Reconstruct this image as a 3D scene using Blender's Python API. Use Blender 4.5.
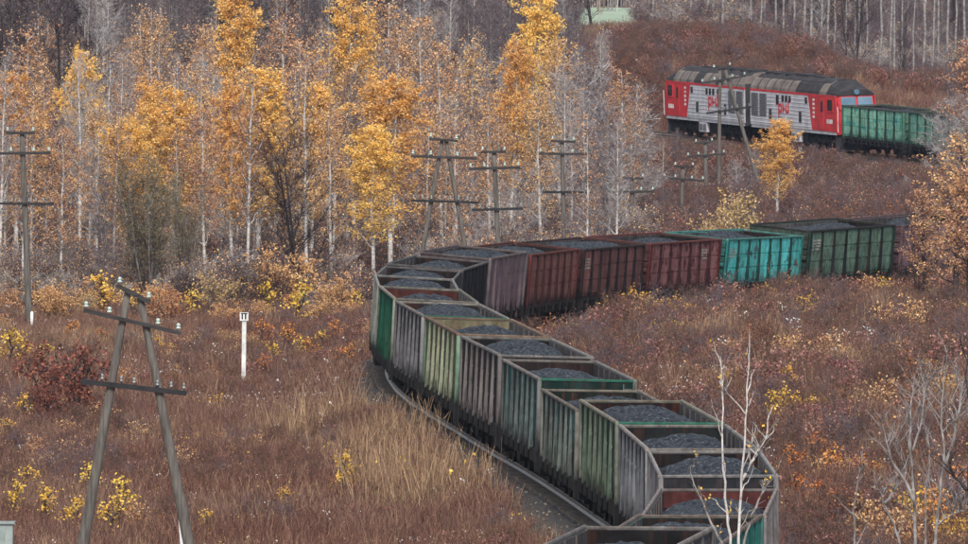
import bpy, math, random
import numpy as np
from mathutils import Matrix, Vector

for o in list(bpy.data.objects):
    bpy.data.objects.remove(o)
scn = bpy.context.scene
COL = scn.collection
R = math.radians

# ------------------------------------------------------------------ camera
F = 10764.84          # focal length in pixels of a 968 px wide picture
YH = -23.99           # row of the horizon
ROLL = 0.0101
CZ = 16.41            # camera height above the nearest rail
PITCH = math.atan((272 - YH) / F)
cd = bpy.data.cameras.new('camera')
cd.sensor_fit = 'HORIZONTAL'
cd.sensor_width = 36.0
cd.lens = F * 36.0 / 968.0
cd.clip_start = 1.0
cd.clip_end = 9000.0
cam = bpy.data.objects.new('camera', cd)
COL.objects.link(cam)
fw = Vector((0, math.cos(PITCH), -math.sin(PITCH)))
up0 = Vector((0, math.sin(PITCH), math.cos(PITCH)))
rt0 = Vector((1, 0, 0))
rt = rt0 * math.cos(ROLL) + up0 * math.sin(ROLL)
up = up0 * math.cos(ROLL) - rt0 * math.sin(ROLL)
m = Matrix.Identity(4)
for i in range(3):
    m[i][0] = rt[i]; m[i][1] = up[i]; m[i][2] = -fw[i]
m[2][3] = CZ
cam.matrix_world = m
scn.camera = cam

# ------------------------------------------------------------------ light
SUN_EL, SUN_AZ = R(46), R(180)      # azimuth clockwise from +Y (the sun stands behind the camera, to the left)
w = bpy.data.worlds.new('World')
scn.world = w
w.use_nodes = True
nt = w.node_tree
nt.nodes.clear()
sky = nt.nodes.new('ShaderNodeTexSky')
sky.sky_type = 'NISHITA'
sky.sun_disc = False
sky.sun_elevation = SUN_EL
sky.sun_rotation = SUN_AZ
sky.air_density = 1.0
sky.dust_density = 3.0
hs = nt.nodes.new('ShaderNodeHueSaturation')
hs.inputs['Saturation'].default_value = 0.55
bg = nt.nodes.new('ShaderNodeBackground')
bg.inputs['Strength'].default_value = 0.095
wo = nt.nodes.new('ShaderNodeOutputWorld')
nt.links.new(sky.outputs[0], hs.inputs['Color'])
nt.links.new(hs.outputs[0], bg.inputs['Color'])
nt.links.new(bg.outputs[0], wo.inputs['Surface'])
sl = bpy.data.lights.new('sun', 'SUN')
sl.energy = 1.5
sl.angle = R(11)
sl.color = (1.0, 0.95, 0.88)
sun = bpy.data.objects.new('sun', sl)
COL.objects.link(sun)
sd = Vector((math.sin(SUN_AZ) * math.cos(SUN_EL), math.cos(SUN_AZ) * math.cos(SUN_EL), math.sin(SUN_EL)))
sun.rotation_euler = sd.to_track_quat('Z', 'Y').to_euler()
sun.location = (0, 0, 200)
vs = scn.view_settings
vs.view_transform = 'Standard'
vs.look = 'None'
vs.exposure = 1.04
vs.gamma = 1.0
vs.use_curve_mapping = False
scn.render.engine = 'CYCLES'
scn.cycles.max_bounces = 4
scn.cycles.diffuse_bounces = 2
scn.cycles.glossy_bounces = 2
scn.cycles.transmission_bounces = 3
scn.cycles.transparent_max_bounces = 8
scn.cycles.volume_bounces = 0

# ------------------------------------------------------------------ pixel <-> place
def project(X, Y, Z):
    z = Z - CZ
    yc = Y * math.cos(PITCH) - z * math.sin(PITCH)
    zc = Y * math.sin(PITCH) + z * math.cos(PITCH)
    a = F * X / yc; b = -F * zc / yc
    c, s = math.cos(ROLL), math.sin(ROLL)
    return 484 + a * c - b * s, 272 + a * s + b * c

def ray(px, py, d):
    """the point seen at a pixel, d metres in front of the camera"""
    x = px - 484; y = py - 272
    c, s = math.cos(ROLL), math.sin(ROLL)
    a = x * c + y * s; b = -x * s + y * c
    v = rt0 * (a / F) - up0 * (b / F) + fw
    v = v * (d / v.y)
    return Vector((v.x, v.y, CZ + v.z))

def lin(c):
    return tuple(((v / 255.0) / 12.92 if v / 255.0 <= 0.04045 else ((v / 255.0 + 0.055) / 1.055) ** 2.4) for v in c)

def sstep(a, b, x):
    t = np.clip((x - a) / (b - a), 0, 1)
    return t * t * (3 - 2 * t)

# ------------------------------------------------------------------ the line: one chord per wagon
PITCHLEN = 13.92
PSI = [8.92, 5.82, 2.91, -0.47, -2.6, -4.13, -4.36, -4.93, -5.65, -5.25, -4.62, -2.98, -1.23, 1.34, 4.5, 7.09,
       9.75, 12.91, 15.65, 17.52, 20.63]
CANT = [-0.01, -0.013, -0.012, -0.012, -0.007, -0.001, 0.008, 0.015, 0.02, 0.026, 0.031, 0.04, 0.047, 0.055, 0.073,
        0.084, 0.085, 0.087, 0.089, 0.091, 0.091]
DZ = [0.23, -0.15, -0.24, 0.03, 0.02, 0.03, -0.32, -0.04, 0.08, 0.15, 0.17, 0.21, 0.14, 0.03, 0.03, 0.1, -0.09,
      -0.17, -0.17, -0.18, 0.14]
ZC = [-12.94, -12.88, -12.81, -12.72, -12.62, -12.5, -12.39, -12.27, -12.15, -12.03, -11.92, -11.82, -11.73, -11.66,
      -11.6, -11.57, -11.57, -11.59, -11.64, -11.73, -11.86]
RIM = 3.45
dzs = [float(np.mean(DZ[max(0, i - 2):i + 3])) * 0.8 for i in range(21)]
pts = [np.array([1.802, 234.146])]
chords = []                     # (a, b, psi, cant, rail z at the middle, body height factor, key)
for i in range(21):
    h = R(PSI[i])
    b = pts[-1] + PITCHLEN * np.array([math.sin(h), math.cos(h)])
    zr = ZC[i] + CZ - RIM + dzs[i]
    chords.append((pts[-1], b, h, CANT[i], zr, (RIM + DZ[i] - dzs[i]) / RIM, i + 1))
    pts.append(b)
hid = list(np.linspace(20.6, -9.5, 14)) + [-13.5, -15.5, -17.5]
ZK_Y = [523, 560, 640, 717, 735, 748, 763, 780, 800, 840, 1200]
ZK_Z = [1.25, 1.35, 2.3, 3.3, 3.8, 4.1, 4.4, 4.75, 5.1, 5.5, 9.0]
for k, hdeg in enumerate(hid):
    h = R(hdeg)
    b = pts[-1] + PITCHLEN * np.array([math.sin(h), math.cos(h)])
    ym = (pts[-1][1] + b[1]) / 2
    cant = 0.091 * max(0, 1 - k / 5.0) - 0.03 * min(1, max(0, (k - 4) / 4.0))
    chords.append((pts[-1], b, h, cant, float(np.interp(ym, ZK_Y, ZK_Z)), 1.0, 22 + k))
    pts.append(b)
loco_ch = []
for hdeg in (-19.5, -18.8):
    h = R(hdeg)
    b = pts[-1] + 18.15 * np.array([math.sin(h), math.cos(h)])
    loco_ch.append((pts[-1], b, h, -0.03, float(np.interp((pts[-1][1] + b[1]) / 2, ZK_Y, ZK_Z))))
    pts.append(b)
ext = pts[-1]
after = []
for hdeg in (-18, -16, -13, -10, -6, -3, 0, 3, 6):
    h = R(hdeg); ext = ext + 20 * np.array([math.sin(h), math.cos(h)]); after.append(ext)
before = []
ext = pts[0]
for hdeg in (11.5, 14, 17, 20, 23, 25, 26, 26, 26, 26):
    h = R(hdeg); ext = ext - PITCHLEN * np.array([math.sin(h), math.cos(h)]); before.append(ext)
allp = before[::-1] + pts + after
allc = [CANT[0]] * len(before) + [c[3] for c in chords] + [-0.03] * (2 + 1 + len(after))
allz_y = [c[0][1] * .5 + c[1][1] * .5 for c in chords]
allz = [c[4] for c in chords]
TX = np.array([p[0] for p in allp]); TY = np.array([p[1] for p in allp])
# the chord's middle is the body's middle at rim height; canting moves the rails sideways
TCs = np.interp(TY, TY, np.array(allc[:len(TY)]))
TXr = TX - 0  # corrected below for the lean
LEAN = RIM * TCs
tang = np.gradient(np.stack([TX, TY], 1), axis=0)
tang /= np.linalg.norm(tang, axis=1)[:, None]
nrm = np.stack([-tang[:, 1], tang[:, 0]], 1)
TXr = TX + nrm[:, 0] * LEAN
TYr = TY + nrm[:, 1] * LEAN

def smooth_path(step=1.0):
    """Catmull-Rom through the coupling points"""
    P = np.stack([TXr, TYr], 1)
    out = []
    for i in range(1, len(P) - 2):
        p0, p1, p2, p3 = P[i - 1], P[i], P[i + 1], P[i + 2]
        n = max(2, int(np.linalg.norm(p2 - p1) / step))
        for k in range(n):
            t = k / n
            out.append(0.5 * ((2 * p1) + (-p0 + p2) * t + (2 * p0 - 5 * p1 + 4 * p2 - p3) * t * t + (-p0 + 3 * p1 - 3 * p2 + p3) * t ** 3))
    return np.array(out)
PATH = smooth_path()
RZ_Y = np.array(allz_y + [800, 840, 1200]); RZ_Z = np.array(allz + [5.1, 5.5, 9.0])
def rail_z(Y):
    return np.interp(Y, RZ_Y, RZ_Z, left=-0.2)
def track_x(Y):
    return np.interp(Y, PATH[:, 1], PATH[:, 0])
def cant_y(Y):
    return np.interp(Y, TYr, TCs)

# ------------------------------------------------------------------ ground height
def vnoise(X, Y, sc, seed=0):
    X = np.asarray(X, float) / sc; Y = np.asarray(Y, float) / sc
    xi = np.floor(X).astype(np.int64); yi = np.floor(Y).astype(np.int64)
    xf = X - xi; yf = Y - yi
    xf = xf * xf * (3 - 2 * xf); yf = yf * yf * (3 - 2 * yf)
    def hsh(a, b):
        v = np.sin(a * 127.1 + b * 311.7 + seed * 74.7) * 43758.5453
        return v - np.floor(v)
    return (hsh(xi, yi) * (1 - xf) + hsh(xi + 1, yi) * xf) * (1 - yf) + (hsh(xi, yi + 1) * (1 - xf) + hsh(xi + 1, yi + 1) * xf) * yf

def ground(X, Y):
    X = np.asarray(X, float); Y = np.asarray(Y, float)
    zr = rail_z(np.minimum(Y, 900)); dx = X - track_x(Y); ad = np.abs(dx)
    left = np.where(Y < 520, zr - 1.45, 0)
    zl520 = rail_z(520.0) - 1.45
    left = np.where(Y >= 520, zl520 + (Y - 520) * 0.006, left)
    plate = 9.6 + 1.2 * vnoise(X, Y, 70, 3) + 0.5 * sstep(4, 12, X) * sstep(30, 20, X) - 3.0 * sstep(20, 32, X) * sstep(1100, 900, Y)
    plate = plate + 2.6 * sstep(930, 1380, Y)
    left = left + (plate - left) * sstep(680, 900, Y)
    wx = np.maximum(sstep(13, 23, X) * sstep(535, 600, Y), sstep(1, 10, X) * sstep(690, 745, Y))
    hill = np.minimum(2.0 + (Y - 590) * 0.0115, zr - 0.9 + 0.03 * np.clip(ad - 14, 0, 40))
    wh = sstep(24, 12, ad) * sstep(840, 800, Y)
    left = left * (1 - wx) + (hill * np.maximum(wh, sstep(700, 640, Y)) + left * (1 - np.maximum(wh, sstep(700, 640, Y)))) * wx
    # right of the line
    rgt = zr - 1.0 + 0.11 * np.minimum(ad, 12) + 0.02 * np.clip(ad - 12, 0, 30)
    cut = zr - 0.7 + 0.42 * np.clip(ad * 0.94 - 3.0, 0, None)
    cut = np.minimum(cut, plate + 0.0)
    rgt = rgt + (cut - rgt) * sstep(735, 765, Y)
    z = np.where(dx < 0, left, rgt)
    # beyond the loco the line has gone round the hill
    z = np.where((Y > 880), plate, z)
    z = z + 0.35 * (vnoise(X, Y, 9, 1) - 0.5) * sstep(4, 9, ad) + 0.8 * (vnoise(X, Y, 28, 2) - 0.5) * sstep(6, 18, ad)
    # formation under the track
    bed = zr - 0.62
    t = sstep(2.3, 5.2, ad)
    far = Y > 860
    z = np.where(far, z, bed * (1 - t) + z * t)
    # far hills, and the slope the photograph was taken from
    z = z + 75 * sstep(1500, 3300, Y) * (0.75 + 0.4 * vnoise(X, Y, 260, 5))
    nearz = 14.6 * sstep(175, 5, Y)
    z = np.maximum(z, nearz - 1.0) * sstep(150, 60, Y) + z * (1 - sstep(150, 60, Y))
    return z

def gz(x, y):
    return float(ground(np.array([x]), np.array([y]))[0])

def ground_hit(px, py, d0=270.0, d1=1400.0):
    """the first ground point seen at a pixel, going out from d0"""
    ds = np.arange(d0, d1, 0.5)
    rays = ray(px, py, 1.0)
    zz = CZ + (rays.z - CZ) * ds
    xx = rays.x * ds
    g = ground(xx, ds)
    k = np.argmax(zz <= g)
    if zz[k] > g[k]:
        k = len(ds) - 1
    return Vector((xx[k], ds[k], g[k]))

def on_ground(px, d):
    x = ray(px, 300, d).x
    return Vector((x, d, gz(x, d)))

# ------------------------------------------------------------------ object helpers
def tag(o, label=None, cat=None, group=None, kind=None):
    if label: o['label'] = label
    if cat: o['category'] = cat
    if group: o['group'] = group
    if kind: o['kind'] = kind
    return o

def empty(name, loc=(0, 0, 0), rz=0.0):
    o = bpy.data.objects.new(name, None)
    o.empty_display_size = 0.5
    o.location = loc
    o.rotation_euler = (0, 0, rz)
    COL.objects.link(o)
    return o

def link(name, me, parent=None, mats=None):
    o = bpy.data.objects.new(name, me)
    COL.objects.link(o)
    if parent: o.parent = parent
    if mats:
        if not isinstance(mats, (list, tuple)): mats = [mats]
        while len(me.materials) < len(mats): me.materials.append(None)
        for i, mt in enumerate(mats):
            o.material_slots[i].link = 'OBJECT'
            o.material_slots[i].material = mt
    return o

class MB:
    def __init__(s): s.v = []; s.f = []
    def add(s, vs, fs):
        n = len(s.v); s.v += [tuple(v) for v in vs]; s.f += [tuple(i + n for i in f) for f in fs]; return s
    def box(s, x0, x1, y0, y1, z0, z1):
        return s.add([(x0, y0, z0), (x1, y0, z0), (x1, y1, z0), (x0, y1, z0), (x0, y0, z1), (x1, y0, z1), (x1, y1, z1), (x0, y1, z1)],
                     [(3, 2, 1, 0), (4, 5, 6, 7), (0, 1, 5, 4), (1, 2, 6, 5), (2, 3, 7, 6), (3, 0, 4, 7)])
    def prism(s, prof, axis, a, b):
        """profile of (u, v) points swept along an axis from a to b"""
        n = len(prof); vs = []
        for t in (a, b):
            for (u, v) in prof:
                vs.append({'x': (t, u, v), 'y': (u, t, v), 'z': (u, v, t)}[axis])
        fs = [tuple(range(n))[::-1], tuple(range(n, 2 * n))] + [(i, (i + 1) % n, n + (i + 1) % n, n + i) for i in range(n)]
        return s.add(vs, fs)
    def tube(s, P, rad, k=8, cap=True):
        P = [Vector(p) for p in P]; n = len(P); vs = []
        if not isinstance(rad, (list, tuple)): rad = [rad] * n
        for i, p in enumerate(P):
            d = (P[min(i + 1, n - 1)] - P[max(i - 1, 0)]).normalized()
            a = d.cross(Vector((0, 0, 1)) if abs(d.z) < 0.9 else Vector((1, 0, 0))).normalized(); b = d.cross(a)
            for j in range(k):
                t = 2 * math.pi * j / k
                vs.append(p + (a * math.cos(t) + b * math.sin(t)) * rad[i])
        fs = [(i * k + j, i * k + (j + 1) % k, (i + 1) * k + (j + 1) % k, (i + 1) * k + j) for i in range(n - 1) for j in range(k)]
        if cap: fs += [tuple(range(k))[::-1], tuple(range((n - 1) * k, n * k))]
        return s.add(vs, fs)
    def lathe(s, prof, c=(0, 0, 0), k=10):
        """profile of (radius, z)"""
        vs = []
        for (r, z) in prof:
            for j in range(k):
                t = 2 * math.pi * j / k
                vs.append((c[0] + r * math.cos(t), c[1] + r * math.sin(t), c[2] + z))
        n = len(prof)
        fs = [(i * k + j, i * k + (j + 1) % k, (i + 1) * k + (j + 1) % k, (i + 1) * k + j) for i in range(n - 1) for j in range(k)]
        fs += [tuple(range(k))[::-1], tuple(range((n - 1) * k, n * k))]
        return s.add(vs, fs)
    def mesh(s, name, smooth=False):
        me = bpy.data.meshes.new(name)
        me.from_pydata(s.v, [], s.f)
        if smooth: me.shade_smooth()
        me.update()
        return me
    def build(s, name, mat, parent=None, smooth=False):
        return link(name, s.mesh(name, smooth), parent, mat)

# ------------------------------------------------------------------ materials
def new_mat(name):
    mt = bpy.data.materials.new(name); mt.use_nodes = True
    n = mt.node_tree; n.nodes.clear()
    out = n.nodes.new('ShaderNodeOutputMaterial'); b = n.nodes.new('ShaderNodeBsdfPrincipled')
    n.links.new(b.outputs[0], out.inputs['Surface'])
    b.inputs['Specular IOR Level'].default_value = 0.3
    return mt, n, b, out

def N(n, typ, **kw):
    nd = n.nodes.new(typ)
    for k, v in kw.items():
        if k.startswith('i_'):
            key = k[2:]
            nd.inputs[int(key) if key.isdigit() else key.replace('_', ' ')].default_value = v
        else: setattr(nd, k, v)
    return nd

def ramp(n, fac, stops):
    r = n.nodes.new('ShaderNodeValToRGB')
    while len(r.color_ramp.elements) < len(stops): r.color_ramp.elements.new(0.5)
    for e, (p, c) in zip(r.color_ramp.elements, stops):
        e.position = p; e.color = (*c, 1) if len(c) == 3 else c
    n.links.new(fac, r.inputs[0])
    return r.outputs[0]

def mix(n, fac, a, b, mode='MIX'):
    mx = n.nodes.new('ShaderNodeMix'); mx.data_type = 'RGBA'; mx.blend_type = mode
    for sock, v in ((mx.inputs['Factor'], fac), (mx.inputs[6], a), (mx.inputs[7], b)):
        if hasattr(v, 'links') or isinstance(v, bpy.types.NodeSocket): n.links.new(v, sock)
        elif isinstance(v, (int, float)): sock.default_value = v
        else: sock.default_value = (*v, 1)
    return mx.outputs[2]

def noise(n, vec, scale, detail=4, rough=0.55):
    nd = n.nodes.new('ShaderNodeTexNoise'); nd.inputs['Scale'].default_value = scale
    nd.inputs['Detail'].default_value = detail; nd.inputs['Roughness'].default_value = rough
    if vec is not None: n.links.new(vec, nd.inputs['Vector'])
    return nd.outputs['Fac']

def objcoord(n, scale=(1, 1, 1), jitter=20.0):
    tc = n.nodes.new('ShaderNodeTexCoord'); mp = n.nodes.new('ShaderNodeMapping')
    mp.inputs['Scale'].default_value = scale
    n.links.new(tc.outputs['Object'], mp.inputs['Vector'])
    if jitter:
        oi = n.nodes.new('ShaderNodeObjectInfo'); mu = N(n, 'ShaderNodeMath', operation='MULTIPLY')
        mu.inputs[1].default_value = jitter
        n.links.new(oi.outputs['Random'], mu.inputs[0])
        n.links.new(mu.outputs[0], mp.inputs['Location'])
    return mp.outputs[0]

def thresh(n, fac, a, b):
    mr = n.nodes.new('ShaderNodeMapRange'); mr.inputs[1].default_value = a; mr.inputs[2].default_value = b
    n.links.new(fac, mr.inputs[0]); return mr.outputs[0]

_paint = {}
def paint(c, rust=0.35, grime=0.5, patch=None, streak=None, rough=0.6, key=None):
    """old wagon paint: faded, streaked, rusty, dusted with coal; c in sRGB 0..255"""
    k = (tuple(c), rust, grime, patch, streak, rough)
    if k in _paint: return _paint[k]
    mt, n, b, out = new_mat('wagon_paint')
    base = lin(c)
    v1 = objcoord(n, (1, 1, 1)); v2 = objcoord(n, (7, 7, 0.55), 9.0)
    col = mix(n, thresh(n, noise(n, v1, 1.3), 0.35, 0.7), base, tuple(min(1, x * 1.35 + 0.01) for x in base))
    col = mix(n, thresh(n, noise(n, v1, 3.1, 5), 0.45, 0.75), col, tuple(x * 0.62 for x in base))
    if patch:
        col = mix(n, thresh(n, noise(n, v1, 1.9, 2), 0.56, 0.6), col, lin(patch))
    if streak:
        col = mix(n, thresh(n, noise(n, v2, 1.0, 2), 0.57, 0.66), col, lin(streak))
    col = mix(n, N_mul(n, thresh(n, noise(n, v2, 0.8, 5), 0.5, 0.72), rust), col, lin((104, 62, 44)))
    col = mix(n, N_mul(n, thresh(n, noise(n, v1, 5.5, 6), 0.6, 0.72), rust), col, lin((72, 42, 34)))
    col = mix(n, N_mul(n, thresh(n, noise(n, v2, 0.62, 4), 0.36, 0.68), grime), col, lin((27, 26, 27)))
    col = lower_dark(n, col)
    oi = n.nodes.new('ShaderNodeObjectInfo')
    hsv = n.nodes.new('ShaderNodeHueSaturation')
    mr = n.nodes.new('ShaderNodeMapRange'); mr.inputs[3].default_value = 0.6; mr.inputs[4].default_value = 0.88
    n.links.new(oi.outputs['Random'], mr.inputs[0]); n.links.new(mr.outputs[0], hsv.inputs['Value']); n.links.new(col, hsv.inputs['Color'])
    n.links.new(hsv.outputs[0], b.inputs['Base Color'])
    b.inputs['Roughness'].default_value = .75; b.inputs['Specular IOR Level'].default_value = 0.08
    bp = N(n, 'ShaderNodeBump', i_Strength=0.6, i_Distance=0.06)
    n.links.new(noise(n, v1, 1.6, 3), bp.inputs['Height']); n.links.new(bp.outputs[0], b.inputs['Normal'])
    _paint[k] = mt
    return mt

def lower_dark(n, col):
    """darkens the lower half of a wagon towards the bottom, ragged upper edge"""
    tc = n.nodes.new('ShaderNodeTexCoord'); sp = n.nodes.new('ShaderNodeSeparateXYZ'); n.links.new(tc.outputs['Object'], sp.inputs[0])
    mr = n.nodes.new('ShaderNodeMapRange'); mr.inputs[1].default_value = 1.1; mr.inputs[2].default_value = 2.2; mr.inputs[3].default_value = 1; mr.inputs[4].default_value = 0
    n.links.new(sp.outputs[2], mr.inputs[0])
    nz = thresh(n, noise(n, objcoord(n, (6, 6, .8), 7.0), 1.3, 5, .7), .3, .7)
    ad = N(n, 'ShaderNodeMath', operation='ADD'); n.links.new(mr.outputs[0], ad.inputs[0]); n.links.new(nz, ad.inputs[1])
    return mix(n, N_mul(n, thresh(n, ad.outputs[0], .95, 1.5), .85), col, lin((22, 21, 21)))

def N_mul(n, a, f):
    mu = N(n, 'ShaderNodeMath', operation='MULTIPLY'); n.links.new(a, mu.inputs[0]); mu.inputs[1].default_value = f
    return mu.outputs[0]

def simple(name, c, c2=None, scale=4.0, rough=0.7, stretch=(1, 1, 1), bump=0.2, spec=0.3, metal=0.0, lo=0.35, hi=0.68, jitter=20.0):
    mt, n, b, out = new_mat(name)
    v = objcoord(n, stretch, jitter)
    c = lin(c); c2 = lin(c2) if c2 else tuple(x * 0.6 for x in c)
    nz = noise(n, v, scale, 6)
    col = mix(n, thresh(n, nz, lo, hi), c, c2)
    n.links.new(col, b.inputs['Base Color'])
    b.inputs['Roughness'].default_value = rough; b.inputs['Specular IOR Level'].default_value = spec
    b.inputs['Metallic'].default_value = metal
    if bump:
        bp = N(n, 'ShaderNodeBump', i_Strength=bump, i_Distance=0.03)
        n.links.new(nz, bp.inputs['Height']); n.links.new(bp.outputs[0], b.inputs['Normal'])
    return mt

M_UNDER = simple('underframe_steel', (28, 26, 26), (18, 17, 17), 3.0, 0.85)
M_WHEEL = simple('wheel_steel', (52, 45, 42), (30, 27, 26), 5.0, 0.6)
M_RAIL = simple('rail_steel', (122, 111, 100), (78, 67, 60), 2.5, 0.45, (1, 1, 1), 0.1, 0.5)
M_SLEEPER = simple('sleeper_concrete', (112, 104, 97), (70, 64, 60), 3.0, 0.9)
M_POLE = simple('pole_wood', (108, 103, 97), (70, 66, 63), 2.2, 0.9, (6, 6, 0.5))
M_ARM = simple('crossarm_wood', (62, 60, 60), (40, 38, 38), 3.0, 0.85, (0.6, 6, 6))
M_ARMD = simple('crossarm_steel', (40, 39, 42), (26, 26, 28), 3.0, 0.7)
M_WHITE = simple('white_paint', (226, 226, 224), (176, 176, 178), 2.4, 0.7)
M_BLACK = simple('black_paint', (28, 28, 30), (22, 22, 24), 4.0, 0.6)
M_CAB = simple('cabinet_paint', (150, 160, 158), (116, 126, 122), 1.6, 0.6)
M_RED = simple('loco_red', (204, 48, 54), (160, 44, 48), 1.3, 0.5, spec=0.4)
M_GREY = simple('loco_grey', (198, 199, 204), (158, 158, 164), 1.2, 0.55, (1, 1, 0.6), spec=0.4)
M_ROOF = simple('loco_roof', (122, 113, 106), (84, 77, 74), 1.1, 0.8)
M_ROOFD = simple('loco_roof_soot', (58, 56, 58), (38, 37, 39), 1.6, 0.85)
M_GRILLE = simple('loco_grille', (118, 118, 122), (88, 88, 92), 6.0, 0.7)
M_GLASSD = simple('dark_glass', (30, 34, 40), (22, 24, 28), 1.0, 0.15, bump=0, spec=0.6)
M_GLASS = simple('windscreen_glass', (100, 130, 148), (74, 102, 120), 0.8, 0.12, bump=0, spec=0.7)  # pale blue reflection put into the glass colour

def insul_mat():
    mt, n, b, out = new_mat('insulator_glass')
    b.inputs['Base Color'].default_value = (*lin((196, 214, 206)), 1)
    b.inputs['Roughness'].default_value = 0.12
    b.inputs['Transmission Weight'].default_value = 0.35
    b.inputs['IOR'].default_value = 1.5
    return mt
M_INS = insul_mat()

def coal_mat():
    mt, n, b, out = new_mat('coal')
    v = objcoord(n)
    col = ramp(n, noise(n, v, 9.0, 8, 0.75), [(0.38, lin((17, 18, 21))), (0.54, lin((48, 52, 58))), (0.7, lin((118, 124, 132)))])
    n.links.new(col, b.inputs['Base Color'])
    b.inputs['Roughness'].default_value = 0.6
    b.inputs['Specular IOR Level'].default_value = 0.18
    vo = n.nodes.new('ShaderNodeTexVoronoi'); vo.inputs['Scale'].default_value = 9.0; n.links.new(v, vo.inputs['Vector'])
    bp = N(n, 'ShaderNodeBump', i_Strength=0.9, i_Distance=0.08)
    n.links.new(vo.outputs['Distance'], bp.inputs['Height']); n.links.new(bp.outputs[0], b.inputs['Normal'])
    return mt
M_COAL = coal_mat()

def ground_mat():
    mt, n, b, out = new_mat('meadow_soil')
    g = n.nodes.new('ShaderNodeNewGeometry')
    col = ramp(n, noise(n, g.outputs['Position'], 0.08, 5), [(0.3, lin((92, 70, 62))), (0.5, lin((110, 84, 72))), (0.7, lin((124, 98, 76)))])
    col = mix(n, thresh(n, noise(n, g.outputs['Position'], 1.7, 6), 0.4, 0.7), col, lin((78, 62, 56)))
    n.links.new(col, b.inputs['Base Color']); b.inputs['Roughness'].default_value = 1.0
    bp = N(n, 'ShaderNodeBump', i_Strength=0.8, i_Distance=0.15)
    n.links.new(noise(n, g.outputs['Position'], 4.0, 6), bp.inputs['Height']); n.links.new(bp.outputs[0], b.inputs['Normal'])
    return mt

def ballast_mat():
    mt, n, b, out = new_mat('ballast_stone')
    g = n.nodes.new('ShaderNodeNewGeometry')
    vo = n.nodes.new('ShaderNodeTexVoronoi'); vo.inputs['Scale'].default_value = 7.0
    n.links.new(g.outputs['Position'], vo.inputs['Vector'])
    at = n.nodes.new('ShaderNodeAttribute'); at.attribute_name = 'coaldust'
    stone = ramp(n, noise(n, g.outputs['Position'], 6.0, 6, 0.7), [(0.35, lin((40, 37, 34))), (0.5, lin((78, 72, 65))), (0.65, lin((130, 121, 109)))])
    dust = ramp(n, noise(n, g.outputs['Position'], 3.0, 5), [(0.3, lin((44, 42, 42))), (0.7, lin((70, 67, 66)))])
    col = mix(n, at.outputs['Fac'], stone, dust)
    n.links.new(col, b.inputs['Base Color']); b.inputs['Roughness'].default_value = 0.95
    bp = N(n, 'ShaderNodeBump', i_Strength=1.0, i_Distance=0.08)
    n.links.new(vo.outputs['Distance'], bp.inputs['Height']); n.links.new(bp.outputs[0], b.inputs['Normal'])
    return mt

def leaf_mat(name, cols, patch=None, trans=0.25):
    """leaf colour differs from leaf to leaf (mesh attribute v) and from plant to plant"""
    mt, n, b, out = new_mat(name)
    at = n.nodes.new('ShaderNodeAttribute'); at.attribute_name = 'v'
    k = len(cols)
    col = ramp(n, at.outputs['Fac'], [(i / (k - 1), lin(c)) for i, c in enumerate(cols)])
    oi = n.nodes.new('ShaderNodeObjectInfo')
    if patch:
        g = n.nodes.new('ShaderNodeNewGeometry')
        col = mix(n, thresh(n, noise(n, g.outputs['Position'], patch[0], 4), 0.42, 0.62), col, patch[1], 'MULTIPLY')
    hsv = n.nodes.new('ShaderNodeHueSaturation')
    m1 = n.nodes.new('ShaderNodeMapRange'); m1.inputs[3].default_value = 0.9; m1.inputs[4].default_value = 1.12
    m2 = n.nodes.new('ShaderNodeMapRange'); m2.inputs[3].default_value = 0.488; m2.inputs[4].default_value = 0.51
    n.links.new(oi.outputs['Random'], m1.inputs[0]); n.links.new(m1.outputs[0], hsv.inputs['Value'])
    n.links.new(oi.outputs['Random'], m2.inputs[0]); n.links.new(m2.outputs[0], hsv.inputs['Hue'])
    n.links.new(col, hsv.inputs['Color']); n.links.new(hsv.outputs[0], b.inputs['Base Color'])
    b.inputs['Roughness'].default_value = 0.85; b.inputs['Specular IOR Level'].default_value = 0.06
    if trans:
        tr = n.nodes.new('ShaderNodeBsdfTranslucent'); n.links.new(hsv.outputs[0], tr.inputs['Color'])
        ms = n.nodes.new('ShaderNodeMixShader'); ms.inputs[0].default_value = trans
        n.links.new(b.outputs[0], ms.inputs[1]); n.links.new(tr.outputs[0], ms.inputs[2]); n.links.new(ms.outputs[0], out.inputs['Surface'])
    return mt

L_GOLD = leaf_mat('golden_leaves', [(212, 156, 90), (242, 192, 108), (252, 210, 124), (254, 224, 158)], None, .42)
L_ORANGE = leaf_mat('orange_leaves', [(160, 116, 88), (222, 170, 122), (244, 196, 138), (250, 216, 170)], None, .42)
L_YELLOW = leaf_mat('yellow_leaves', [(196, 150, 64), (234, 190, 84), (242, 210, 118)])
L_RUSSET = leaf_mat('russet_leaves', [(92, 58, 48), (136, 88, 70), (168, 116, 92)])
L_RED = leaf_mat('purple_red_leaves', [(92, 54, 56), (138, 86, 86), (172, 122, 118)])
L_PALE = leaf_mat('pale_leaves', [(150, 120, 80), (196, 164, 112), (214, 186, 140)])

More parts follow.
